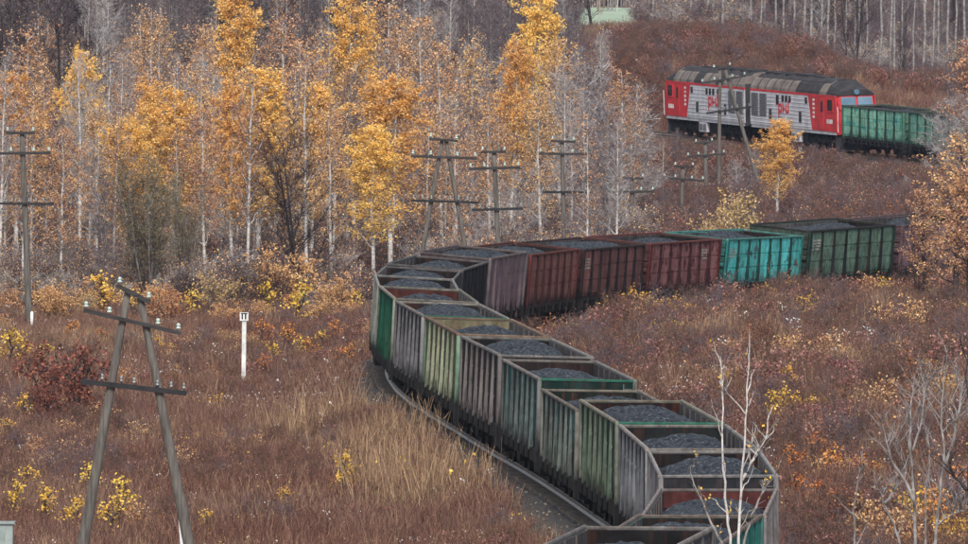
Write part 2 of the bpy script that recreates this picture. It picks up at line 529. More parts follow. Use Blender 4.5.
def birch_mat():
    mt, n, b, out = new_mat('birch_bark')
    v = objcoord(n, (1, 1, 3.2))
    nz = noise(n, v, 2.0, 5, 0.7)
    col = ramp(n, nz, [(0.30, lin((60, 54, 52))), (0.42, lin((168, 164, 160))), (0.7, lin((214, 212, 210)))])
    n.links.new(col, b.inputs['Base Color']); b.inputs['Roughness'].default_value = 0.85
    return mt
M_BIRCH = birch_mat()
M_BIRCHG = simple('pale_grey_bark', (150, 146, 144), (96, 90, 88), 2.0, 0.9, (1, 1, 2.5))
M_DARKBARK = simple('dark_bark', (66, 58, 58), (42, 38, 39), 3.0, 0.95)
M_TWIG = simple('purple_brown_twigs', (112, 101, 106), (80, 71, 75), 1.0, 0.95, bump=0, spec=.05)
M_TWIGP = simple('pale_twigs', (168, 164, 164), (120, 114, 114), 1.0, 0.95, bump=0, spec=.05)
M_TWIGD = simple('dark_twigs', (68, 60, 62), (50, 44, 46), 1.0, 0.95, bump=0, spec=.05)
M_TWIGO = simple('olive_twigs', (124, 116, 94), (96, 86, 76), 1.0, 0.95, bump=0, spec=.05)
G_MAUVE = leaf_mat('dry_weeds', [(72, 53, 48), (118, 90, 80), (160, 128, 112)], (0.09, (0.76, 0.66, 0.64)), 0.1)
G_STRAW = leaf_mat('straw_grass', [(96, 76, 64), (140, 114, 92), (178, 150, 120)], None, 0.1)

# ================================================================== the setting
def grid_lines(spec):
    out = []
    for a, b, st in spec:
        out += list(np.arange(a, b, st))
    out.append(spec[-1][1])
    return np.array(out)
gx = grid_lines([(-700, -200, 50), (-200, -60, 10), (-60, -30, 3), (-30, 45, 0.75), (45, 70, 3), (70, 200, 10), (200, 700, 50)])
gy = grid_lines([(-80, 160, 10), (160, 290, 3), (290, 560, 1.5), (560, 880, 2.5), (880, 1500, 15), (1500, 3600, 60)])
GX, GY = np.meshgrid(gx, gy)
GZ = ground(GX, GY)
nxn, nyn = len(gx), len(gy)
me = bpy.data.meshes.new('ground')
V = np.stack([GX, GY, GZ], -1).reshape(-1, 3)
ii = (np.arange(nyn - 1)[:, None] * nxn + np.arange(nxn - 1)[None, :]).reshape(-1)
Q = np.stack([ii, ii + 1, ii + 1 + nxn, ii + nxn], 1)
def np_mesh(name, V, Q, attrs=None, matidx=None, smooth=False):
    me = bpy.data.meshes.new(name)
    V = np.ascontiguousarray(V, dtype=np.float32); Q = np.ascontiguousarray(Q, dtype=np.int32)
    k = Q.shape[1]
    me.vertices.add(len(V)); me.vertices.foreach_set('co', V.ravel())
    me.loops.add(Q.size); me.loops.foreach_set('vertex_index', Q.ravel())
    me.polygons.add(len(Q)); me.polygons.foreach_set('loop_start', np.arange(0, Q.size, k, dtype=np.int32))
    if matidx is not None: me.polygons.foreach_set('material_index', np.ascontiguousarray(matidx, dtype=np.int32))
    for nm, (typ, dom, arr) in (attrs or {}).items():
        a = me.attributes.new(nm, typ, dom)
        a.data.foreach_set('value', np.ascontiguousarray(arr))
    me.update(calc_edges=True)
    if smooth: me.shade_smooth()
    return me
gob = link('ground', np_mesh('ground', V, Q, smooth=True), None, ground_mat())
tag(gob, kind='structure')

# winter-green field far behind the ridge, its colour paled to stand for haze
fy = np.arange(945, 1185, 7.5); fx = np.arange(7.0, 19.0, .4)
FX, FY = np.meshgrid(fx, fy); FX = FX * (FY / 945.0)
FZ = ground(FX, FY) + 0.12
ii = (np.arange(len(fy) - 1)[:, None] * len(fx) + np.arange(len(fx) - 1)[None, :]).reshape(-1)
fo = link('field', np_mesh('field', np.stack([FX, FY, FZ], -1).reshape(-1, 3), np.stack([ii, ii + 1, ii + 1 + len(fx), ii + len(fx)], 1), smooth=True),
          None, simple('field_grass', (150, 166, 144), (134, 150, 128), 0.05, 0.95, bump=0))
tag(fo, kind='structure')

# ballast bed, rails and sleepers along the smooth path
keep = (PATH[:, 1] > 90)
PP = PATH[keep]
tg = np.gradient(PP, axis=0); tg /= np.linalg.norm(tg, axis=1)[:, None]
nn = np.stack([-tg[:, 1], tg[:, 0]], 1)
pz = rail_z(PP[:, 1]); pc = cant_y(PP[:, 1])
prof = [(-4.3, -1.15), (-3.5, -1.0), (-2.9, -0.72), (-2.2, -0.42), (-1.7, -0.3), (-1.45, -0.27), (-0.7, -0.26), (0, -0.25), (0.7, -0.26),
        (1.45, -0.27), (1.7, -0.3), (2.2, -0.42), (2.9, -0.78), (3.5, -1.12), (4.2, -1.5), (4.9, -1.75)]
rng = np.random.default_rng(5)
Vb = []; dust = []
for (u, z) in prof:
    jz = rng.normal(0, 0.025, len(PP)); ju = rng.normal(0, 0.04, len(PP))
    zz = pz + z + jz + pc * np.clip(u, -1.6, 1.6)
    Vb.append(np.stack([PP[:, 0] + nn[:, 0] * (u + ju), PP[:, 1] + nn[:, 1] * (u + ju), zz], 1))
    dust.append(np.full(len(PP), 1.0 if abs(u) < 1.75 else max(0.0, 1 - (abs(u) - 1.75) / .7)))
Vb = np.stack(Vb, 1); kk = len(prof)
ii = (np.arange(len(PP) - 1)[:, None] * kk + np.arange(kk - 1)[None, :]).reshape(-1)
bm_ = np_mesh('ballast_bed', Vb.reshape(-1, 3), np.stack([ii, ii + kk, ii + kk + 1, ii + 1], 1),
              {'coaldust': ('FLOAT', 'POINT', np.stack(dust, 1).ravel().astype(np.float32))})
ballast = link('ballast_bed', bm_, None, ballast_mat())
tag(ballast, kind='structure')
rprof = [(-0.075, -0.18), (0.075, -0.18), (0.075, -0.165), (0.012, -0.14), (0.012, -0.045), (0.036, -0.035), (0.036, 0.0), (-0.036, 0.0),
         (-0.036, -0.035), (-0.012, -0.045), (-0.012, -0.14), (-0.075, -0.165)]
for sgn in (1, -1):
    Vr = []
    for (u, z) in rprof:
        uu = sgn * 0.797 + u
        Vr.append(np.stack([PP[:, 0] + nn[:, 0] * uu, PP[:, 1] + nn[:, 1] * uu, pz + z + pc * uu], 1))
    Vr = np.stack(Vr, 1); kk = len(rprof)
    i0 = (np.arange(len(PP) - 1)[:, None] * kk + np.arange(kk)[None, :]).reshape(-1)
    i1 = (np.arange(len(PP) - 1)[:, None] * kk + (np.arange(kk) + 1)[None, :] % kk).reshape(-1)
    link('rail', np_mesh('rail', Vr.reshape(-1, 3), np.stack([i0, i1, i1 + kk, i0 + kk], 1)), ballast, M_RAIL)
cum = np.concatenate([[0], np.cumsum(np.linalg.norm(np.diff(PP, axis=0), axis=1))])
sb = MB()
for s_ in np.arange(cum[0], cum[-1], 0.56):
    x = np.interp(s_, cum, PP[:, 0]); y = np.interp(s_, cum, PP[:, 1]); ax = np.interp(s_, cum, nn[:, 0]); ay = np.interp(s_, cum, nn[:, 1])
    z = float(rail_z(y)); c = float(cant_y(y))
    vs = []
    for zz in (-0.33, -0.185):
        for (u, t) in ((-1.36, -.12), (1.36, -.12), (1.36, .12), (-1.36, .12)):
            vs.append((x + ax * u + ay * t, y + ay * u - ax * t, z + zz + c * u))
    sb.add(vs, [(3, 2, 1, 0), (4, 5, 6, 7), (0, 1, 5, 4), (1, 2, 6, 5), (2, 3, 7, 6), (3, 0, 4, 7)])
so = sb.build('sleepers', M_SLEEPER, ballast); so['kind'] = 'stuff'

# ================================================================== wagons
HL, HWD = 6.37, 1.44
XR = [-HL + 0.16 + i * (2 * HL - 0.32) / 7 for i in range(8)]       # rib lines
def panel_mesh(x0, x1, s):
    b = MB()
    y = s * HWD
    b.box(x0, x1, *sorted((y, y + s * 0.02)), 1.28, 3.36)
    w = x1 - x0
    for z0, z1 in ((1.42, 1.98), (2.06, 2.62), (2.70, 3.24)):        # pressed fields of the sheet
        b.prism([(x0 + .12, z0), (x1 - .12, z0), (x1 - .12, z1), (x0 + .12, z1)], 'y', y + s * 0.018, y + s * 0.042)
    return b.mesh('side_panel')
def rib_mesh(x, s):
    b = MB(); y0 = s * (HWD + 0.018); y1 = s * (HWD + 0.165)
    # hat section that widens towards its foot
    for (za, zb, wa, wb, ya, yb) in ((1.12, 1.30, .13, .12, y1 + s * .02, y1), (1.30, 3.34, .12, .085, y1, y0 + s * .075)):
        vs = []
        for z, w_, yo in ((za, wa, ya), (zb, wb, yb)):
            vs += [(x - w_ - .03, y0, z), (x + w_ + .03, y0, z), (x + w_ * .6, yo, z), (x - w_ * .6, yo, z)]
        b.add(vs, [(0, 1, 2, 3), (7, 6, 5, 4), (0, 4, 5, 1), (1, 5, 6, 2), (2, 6, 7, 3), (3, 7, 4, 0)])
    return b.mesh('rib')
def post_mesh(x, s):
    b = MB(); d = 1 if x < 0 else -1
    b.box(*sorted((x, x + d * .30)), *sorted((s * (HWD - .02), s * (HWD + .10))), 1.14, 3.36)
    return b.mesh('corner_post')
G = {}
G['panel'] = [(panel_mesh(XR[i] + .005, XR[i + 1] - .005, s)) for s in (1, -1) for i in range(7)]
G['rib'] = [rib_mesh(XR[i], s) for s in (1, -1) for i in range(1, 7)]
G['post'] = [post_mesh(x, s) for s in (1, -1) for x in (-HL, HL)]
G['rail'] = []
for s in (1, -1):
    y = s * (HWD + .045); b = MB()
    b.prism([(y - .04, 3.36), (y + .05, 3.36), (y + .052, 3.41), (y + .03, 3.45), (y - .025, 3.45), (y - .042, 3.41)], 'x', -HL - .01, HL + .01)
    G['rail'].append(b.mesh('top_rail'))
G['endrail'] = []
for e in (1, -1):
    x = e * (HL - .05); b = MB()
    b.prism([(x - .03, 3.36), (x + .03, 3.36), (x + .035, 3.40), (x + .02, 3.43), (x - .02, 3.43), (x - .035, 3.40)], 'y', -HWD - .12, HWD + .12)
    G['endrail'].append(b.mesh('end_rail'))
G['end'] = []
for e in (1, -1):
    x = e * (HL - .07); b = MB()
    b.box(*sorted((x, x + e * .02)), -HWD + .02, HWD - .02, 1.2, 3.35)
    for z in (1.62, 2.15, 2.68):
        b.prism([(x + e * .018, z - .11), (x + e * .09, z - .06), (x + e * .09, z + .06), (x + e * .018, z + .11)], 'y', -HWD + .04, HWD - .04)
    for y in (-.5, .5):
        b.box(*sorted((x + e * .02, x + e * .12)), y - .06, y + .06, 1.2, 3.34)
    G['end'].append(b.mesh('end_wall'))
G['inside'] = []
for s in (1, -1):
    b = MB(); b.box(-HL + .1, HL - .1, *sorted((s * (HWD - .03), s * (HWD - .004))), 1.3, 3.345)
    for i in range(1, 7): b.box(XR[i] - .05, XR[i] + .05, *sorted((s * (HWD - .06), s * (HWD - .028))), 1.3, 3.34)
    G['inside'].append(b.mesh('inner_wall'))
G['inend'] = []
for e in (1, -1):
    x = e * (HL - .09); b = MB()
    b.box(*sorted((x - e * .02, x)), -HWD + .04, HWD - .04, 1.3, 3.34)
    for z in (1.9, 2.45, 2.95): b.box(*sorted((x - e * .05, x - e * .018)), -HWD + .04, HWD - .04, z - .05, z + .05)
    G['inend'].append(b.mesh('inner_end'))
b = MB(); b.box(-HL + .06, HL - .06, -HWD + .01, HWD - .01, 1.2, 1.28); G['floor'] = b.mesh('floor')
b = MB()
b.box(-6.6, 6.6, -.32, .32, .86, 1.19)                                 # centre sill
for s in (1, -1):
    b.box(-HL, HL, *sorted((s * 1.36, s * 1.5)), 1.08, 1.21)           # side sill
    for i in range(7):                                                # bottom doors, hanging at a slant
        x0, x1 = XR[i] + .1, XR[i + 1] - .1
        b.add([(x0, s * .4, 1.17), (x1, s * .4, 1.17), (x1, s * 1.46, .93), (x0, s * 1.46, .93), (x0, s * .4, 1.13), (x1, s * .4, 1.13), (x1, s * 1.46, .88), (x0, s * 1.46, .88)],
              [(0, 1, 2, 3), (7, 6, 5, 4), (0, 4, 5, 1), (1, 5, 6, 2), (2, 6, 7, 3), (3, 7, 4, 0)])
        for xx in (x0 + .25, x1 - .25):
            b.box(xx - .05, xx + .05, *sorted((s * 1.40, s * 1.58)), .80, 1.2)
    for e in (1, -1): b.box(*sorted((e * 6.05, e * 6.36)), *sorted((s * 1.2, s * 1.55)), .55, 1.15)   # steps
for x in (-4.35, 4.35): b.box(x - .2, x + .2, -1.3, 1.3, .8, 1.15)
b.tube([(-1.2, .75, .72), (0.0, .75, .72)], .2, 8); b.tube([(.8, -.8, .7), (1.9, -.8, .7)], .24, 8)
for e in (1, -1): b.box(*sorted((e * 6.3, e * 6.42)), -1.45, 1.45, .9, 1.2)
G['under'] = b.mesh('underframe')
def wheel_mesh(r=.475):
    b = MB(); k = 14; prof_ = [(0.0, -.03), (.10, -.03), (.10, .10), (.16, .03), (r - .1, .01), (r - .06, .07), (r, .07), (r, -.055), (r + .028, -.06), (r + .028, -.085), (r - .07, -.085), (r - .1, -.02), (.1, -.03)]
    vs = []
    for (rr, yy) in prof_:
        for j in range(k):
            t = 2 * math.pi * j / k; vs.append((rr * math.cos(t), yy, rr * math.sin(t)))
    n_ = len(prof_)
    return b.add(vs, [(i * k + j, i * k + (j + 1) % k, (i + 1) * k + (j + 1) % k, (i + 1) * k + j) for i in range(n_ - 1) for j in range(k)]).mesh('wheel')
G['wheel'] = wheel_mesh()
G['lwheel'] = wheel_mesh(.525)
b = MB(); b.box(-.22, .22, -1.05, 1.05, .5, .8)
for dx in (-.925, .925): b.tube([(dx, -1.1, .475), (dx, 1.1, .475)], .085, 8)
G['bolster'] = b.mesh('bogie')
b = MB()
b.add([(-1.25, -.09, .62), (-.6, -.09, .62), (-.42, -.09, .3), (.42, -.09, .3), (.6, -.09, .62), (1.25, -.09, .62), (1.25, -.09, .82), (.5, -.09, .92), (-.5, -.09, .92), (-1.25, -.09, .82),
       (-1.25, .09, .62), (-.6, .09, .62), (-.42, .09, .3), (.42, .09, .3), (.6, .09, .62), (1.25, .09, .62), (1.25, .09, .82), (.5, .09, .92), (-.5, .09, .92), (-1.25, .09, .82)],
      [tuple(range(10)), tuple(range(19, 9, -1))] + [(i, 10 + i, 10 + (i + 1) % 10, (i + 1) % 10) for i in range(10)])
for dx in (-.925, .925): b.box(dx - .17, dx + .17, -.13, .13, .36, .64)
for dx in (-.2, 0, .2): b.tube([(dx, .02, .42), (dx, .02, .7)], .07, 7)
G['frame'] = b.mesh('side_frame')
b = MB(); b.box(6.4, 6.72, -.12, .12, .95, 1.18)
b.prism([(6.70, -.18), (6.98, -.22), (6.95, -.05), (6.84, 0), (6.98, .08), (6.94, .2), (6.70, .18)], 'z', .88, 1.24)
G['coupler'] = b.mesh('coupler')
b = MB()
for y in (1.12, 1.46): b.box(HL + .055, HL + .085, y - .015, y + .015, 1.0, 3.3)
for z in np.arange(1.1, 3.3, .34): b.box(HL + .055, HL + .08, 1.12, 1.46, z - .012, z + .012)
G['ladder'] = b.mesh('ladder')

def coal_mesh(seed):
    rg = np.random.default_rng(seed)
    nx, ny = 72, 22
    xs = np.linspace(-HL + .12, HL - .12, nx); ys = np.linspace(-HWD + .065, HWD - .065, ny)
    X, Y = np.meshgrid(xs, ys)
    u = X / HL; v = Y / HWD
    c = rg.uniform(-.18, .18)
    prof_ = 1 - np.abs((u - c) / 1.0) ** 2.6
    Z = 2.84 + .55 * prof_ * (1 - .66 * np.abs(v) ** 3.2) - .10 * np.abs(v) ** 2 + .12 * np.sin(u * 5 + rg.uniform(0, 6)) * (1 - v * v)
    Z += .10 * (vnoise(X, Y, .8, seed) - .5) + .09 * (vnoise(X, Y, .3, seed + 9) - .5) + rg.normal(0, .018, X.shape)
    Z = np.minimum(Z, 3.40 + .45 * (1 - np.abs(v)) )
    V = np.stack([X, Y, Z], -1).reshape(-1, 3)
    ii = (np.arange(ny - 1)[:, None] * nx + np.arange(nx - 1)[None, :]).reshape(-1)
    Qs = np.stack([ii, ii + 1, ii + 1 + nx, ii + nx], 1)
    # skirt and underside so that the heap is a solid
    n0 = len(V); ring = list(range(nx)) + [j * nx + nx - 1 for j in range(1, ny)] + [(ny - 1) * nx + i for i in range(nx - 2, -1, -1)] + [j * nx for j in range(ny - 2, 0, -1)]
    low = V[ring].copy(); low[:, 2] = 1.45
    V = np.concatenate([V, low]); k = len(ring)
    Qk = np.array([[ring[i], n0 + i, n0 + (i + 1) % k, ring[(i + 1) % k]] for i in range(k)])
    return np_mesh('coal_heap', V, np.concatenate([Qs, Qk]), smooth=True)
G['coal'] = [coal_mesh(s) for s in range(20, 25)]

INNER = paint((104, 100, 98), .35, .6)
# key: (panel, rib, post, rail, inner end, streak/patch, label)
GREY = (150, 148, 146)
SPEC = {
 1: ((92, 96, 100), (120, 120, 122), GREY, (150, 146, 142), (60, 58, 60), None, None, 'dark grey gondola wagon cut off by the bottom edge, nearest of the train'),
 2: ((64, 146, 136), (40, 112, 104), (86, 150, 140), (146, 132, 122), (74, 70, 70), None, None, 'teal gondola wagon turning behind the bare birch saplings, second nearest'),
 3: ((80, 84, 92), (150, 148, 150), (158, 156, 156), (160, 150, 146), (108, 52, 50), None, None, 'grey gondola wagon with red inner end wall, behind the nearest teal one'),
 4: ((72, 76, 84), (140, 142, 146), (150, 150, 152), (168, 166, 164), (52, 50, 54), None, None, 'dark slate gondola wagon where the near part of the train bends most'),
 5: ((96, 102, 114), (146, 150, 156), (152, 154, 156), (170, 164, 158), (66, 76, 76), None, None, 'blue-grey gondola wagon with pale ribs in front of the bright green one'),
 6: ((30, 92, 62), (122, 140, 120), (156, 164, 146), (160, 156, 140), (84, 44, 44), None, (150, 160, 150), 'bright green gondola wagon with whitish corner posts and rusty inner end'),
 7: ((50, 70, 64), (122, 132, 126), (160, 158, 150), (158, 150, 136), (34, 62, 54), None, (70, 170, 164), 'low dark green-grey gondola wagon with teal paint streaks, sunk below its neighbours'),
 8: ((30, 78, 72), (108, 120, 118), (134, 136, 134), (150, 146, 140), (78, 58, 56), None, (64, 178, 170), 'dark teal gondola wagon with cyan streaks and green rear rim'),
 9: ((90, 84, 84), (142, 134, 132), (138, 132, 130), (158, 154, 150), (50, 48, 54), None, None, 'grey-brown gondola wagon between the teal and the pale green ones'),
 10: ((146, 172, 134), (172, 180, 150), (140, 178, 150), (164, 138, 116), (170, 160, 128), (120, 84, 60), (112, 78, 56), 'pale green rust-stained gondola wagon with cream inner end wall'),
 11: ((78, 76, 86), (134, 134, 138), (154, 152, 156), (168, 162, 154), (44, 44, 50), None, None, 'purple-grey gondola wagon with pale ribs behind the pale green one'),
 12: ((14, 78, 56), (26, 92, 72), (158, 168, 150), (162, 158, 146), (108, 56, 50), None, None, 'deep green gondola wagon on the bend with red inner end wall'),
 13: ((128, 134, 126), (156, 160, 152), (166, 170, 160), (166, 166, 164), (54, 52, 56), None, None, 'pale grey gondola wagon at the leftmost point of the bend'),
 14: ((60, 62, 66), (70, 72, 76), (84, 84, 86), (142, 140, 138), (48, 48, 52), None, None, 'black gondola wagon just past the leftmost point of the bend'),
 15: ((36, 40, 48), (30, 34, 40), (52, 54, 60), (120, 118, 116), (46, 46, 50), None, None, 'blue-black gondola wagon left of the streaky purple-grey one'),
 16: ((126, 106, 114), (132, 112, 118), (140, 132, 136), (132, 122, 120), (74, 54, 52), None, (164, 152, 160), 'purple-grey gondola wagon streaked with white, left of the red-brown ones'),
 17: ((140, 92, 86), (100, 56, 52), (118, 58, 54), (126, 70, 60), (52, 46, 48), None, None, 'plain red-brown gondola wagon beside the streaky purple-grey one'),
 18: ((124, 82, 78), (44, 34, 36), (66, 44, 42), (74, 60, 58), (50, 46, 48), None, (92, 66, 62), 'dark brown gondola wagon with black ribs, between two redder ones'),
 19: ((150, 102, 100), (96, 50, 50), (112, 48, 46), (128, 74, 70), (52, 48, 50), (118, 66, 66), None, 'dusty pink-red gondola wagon left of the bright turquoise one'),
 20: ((92, 204, 198), (26, 100, 90), (60, 150, 144), (96, 164, 156), (56, 52, 54), (104, 140, 140), None, 'bright turquoise gondola wagon with dark green ribs'),
 21: ((98, 126, 110), (30, 46, 42), (44, 66, 58), (62, 66, 64), (40, 40, 44), (92, 118, 100), None, 'dull green gondola wagon with black ribs right of the turquoise one'),
 22: ((154, 122, 130), (120, 88, 96), (128, 98, 104), (120, 104, 106), (50, 46, 48), None, None, 'mauve gondola wagon half hidden behind the orange tree at right'),
 36: ((84, 134, 112), (40, 84, 68), (60, 110, 90), (80, 104, 92), (46, 48, 48), (110, 160, 140), (96, 176, 168), 'third green gondola wagon behind the locomotive, lost among bare branches'),
 37: ((128, 176, 156), (56, 98, 84), (64, 112, 96), (84, 104, 94), (46, 48, 48), (84, 184, 172), None, 'second green gondola wagon behind the locomotive, partly behind bare branches'),
 38: ((142, 200, 174), (50, 100, 82), (90, 160, 134), (104, 116, 104), (46, 48, 48), (92, 196, 186), None, 'pale green gondola wagon coupled directly behind the locomotive'),
}
def slope_at(y):
    return math.atan((float(rail_z(y + 5)) - float(rail_z(y - 5))) / 10.0)
def frame_for(a, b_, h, cant, zr, lean=True):
    mid = (a + b_) / 2
    n_ = np.array([-math.cos(h), math.sin(h)])
    if lean: mid = mid + n_ * RIM * cant
    rz = math.pi / 2 - h
    mw = Matrix.Translation((mid[0], mid[1], zr)) @ Matrix.Rotation(rz, 4, 'Z') @ Matrix.Rotation(-slope_at(mid[1]), 4, 'Y') @ Matrix.Rotation(cant, 4, 'X')
    return mw

def make_wagon(ch):
    a, b_, h, cant, zr, sc, key = ch
    pc_, rc, pst, rl, ie, patch, streak, label = SPEC[key]
    root = empty('gondola_wagon')
    root.matrix_world = frame_for(a, b_, h, cant, zr) @ Matrix.Diagonal((1, 1, sc, 1))
    tag(root, label, 'wagon', 'coal wagons of the train')
    mp = paint(tuple(v * (.36 if key in (4, 5, 9, 11) else .55 if 4 <= key <= 13 else 1.12 if key >= 16 else 1.0) for v in pc_), .14 if 4 <= key <= 13 and key != 10 else .3, .42, patch, streak); mr = paint(tuple(min(235, v * (.9 if 4 <= key <= 13 else .68 if key >= 17 else .9)) for v in rc), .3, .5); mo = paint(tuple(v * .88 for v in pst), .3, .4); ml = paint(tuple(v * .86 for v in rl), .4, .35); me2 = paint(tuple(v * .72 for v in rl), .4, .4); mi = paint(tuple(v * (.75 if max(ie) > 105 else .45) for v in ie), .5, .5)  # shade between the ribs put into the panel colour of the near wagons
    for me_ in G['panel']: link('side_panel', me_, root, mp)
    for me_ in G['rib']: link('rib', me_, root, mr)
    for me_ in G['post']: link('corner_post', me_, root, mo)
    for me_ in G['rail']: link('top_rail', me_, root, ml)
    for k, me_ in enumerate(G['endrail']):
        link('end_rail', me_, root, paint((40, 96, 78), .3, .2) if (key in (6, 8, 11) and k == 1) else me2)
    for me_ in G['end']: link('end_wall', me_, root, paint(tuple(v * .6 for v in pc_), .35, .5))
    for me_ in G['inside']: link('inner_wall', me_, root, INNER)
    for me_ in G['inend']: link('inner_end', me_, root, mi)
    link('floor', G['floor'], root, M_UNDER); link('underframe', G['under'], root, M_UNDER)
    for e in (1, -1):
        c = link('coupler', G['coupler'], root, M_UNDER); l = link('ladder', G['ladder'], root, mr)
        if e < 0: c.rotation_euler.z = math.pi; l.rotation_euler.z = math.pi
        bg_ = link('bogie', G['bolster'], root, M_UNDER); bg_.location = (e * 4.325, 0, 0)
        for dx in (-.925, .925):
            for s in (1, -1):
                wl = link('wheel', G['wheel'], bg_, M_WHEEL); wl.location = (dx, s * .79, .475)
                if s < 0: wl.rotation_euler.z = math.pi
        for s in (1, -1):
            fr = link('side_frame', G['frame'], bg_, M_UNDER); fr.location = (0, s * 1.02, 0)
    if key in (18, 19, 20, 21):                  # faded white stencilling, too worn to read
        q = MB(); x0 = XR[0] + .45 if key != 19 else XR[5] + .4
        rs = random.Random(key)
        for row in range(4):
            xx = x0
            while xx < x0 + .95:
                wd = rs.uniform(.05, .2)
                if rs.random() < .8: q.box(xx, xx + wd, -HWD - .05, -HWD - .041, 2.92 - row * .13, 3.0 - row * .13)
                xx += wd + .05
        q.build('stencil_mark', paint((172, 172, 168), .2, .5), root)
    ct = link('coal_heap', G['coal'][key % 5], None, M_COAL)
    ct.matrix_world = root.matrix_world.copy()
    root_z = [0, -.10, .04, -.05, .07, -.13, .02][key % 7]
    if key % 2: ct.matrix_world = root.matrix_world @ Matrix.Rotation(math.pi, 4, 'Z')
    where = label.split(',')[0]
    where = ' '.join(where.split()[:10]).rstrip()
    for tail in (' with', ' and', ' in', ' the', ' of', ' its', ' on', ' at', ' by', ' behind', ' just', ' left', ' with pale'):
        if where.endswith(tail): where = where[:-len(tail)]
    ct.matrix_world = ct.matrix_world @ Matrix.Translation((0, 0, root_z)) @ Matrix.Diagonal((1, 1, 1, 1))
    tag(ct, 'black coal heaped in the ' + where, 'coal', 'coal loads of the wagons')
    return root
for ch in chords:
    if ch[6] in SPEC: make_wagon(ch)

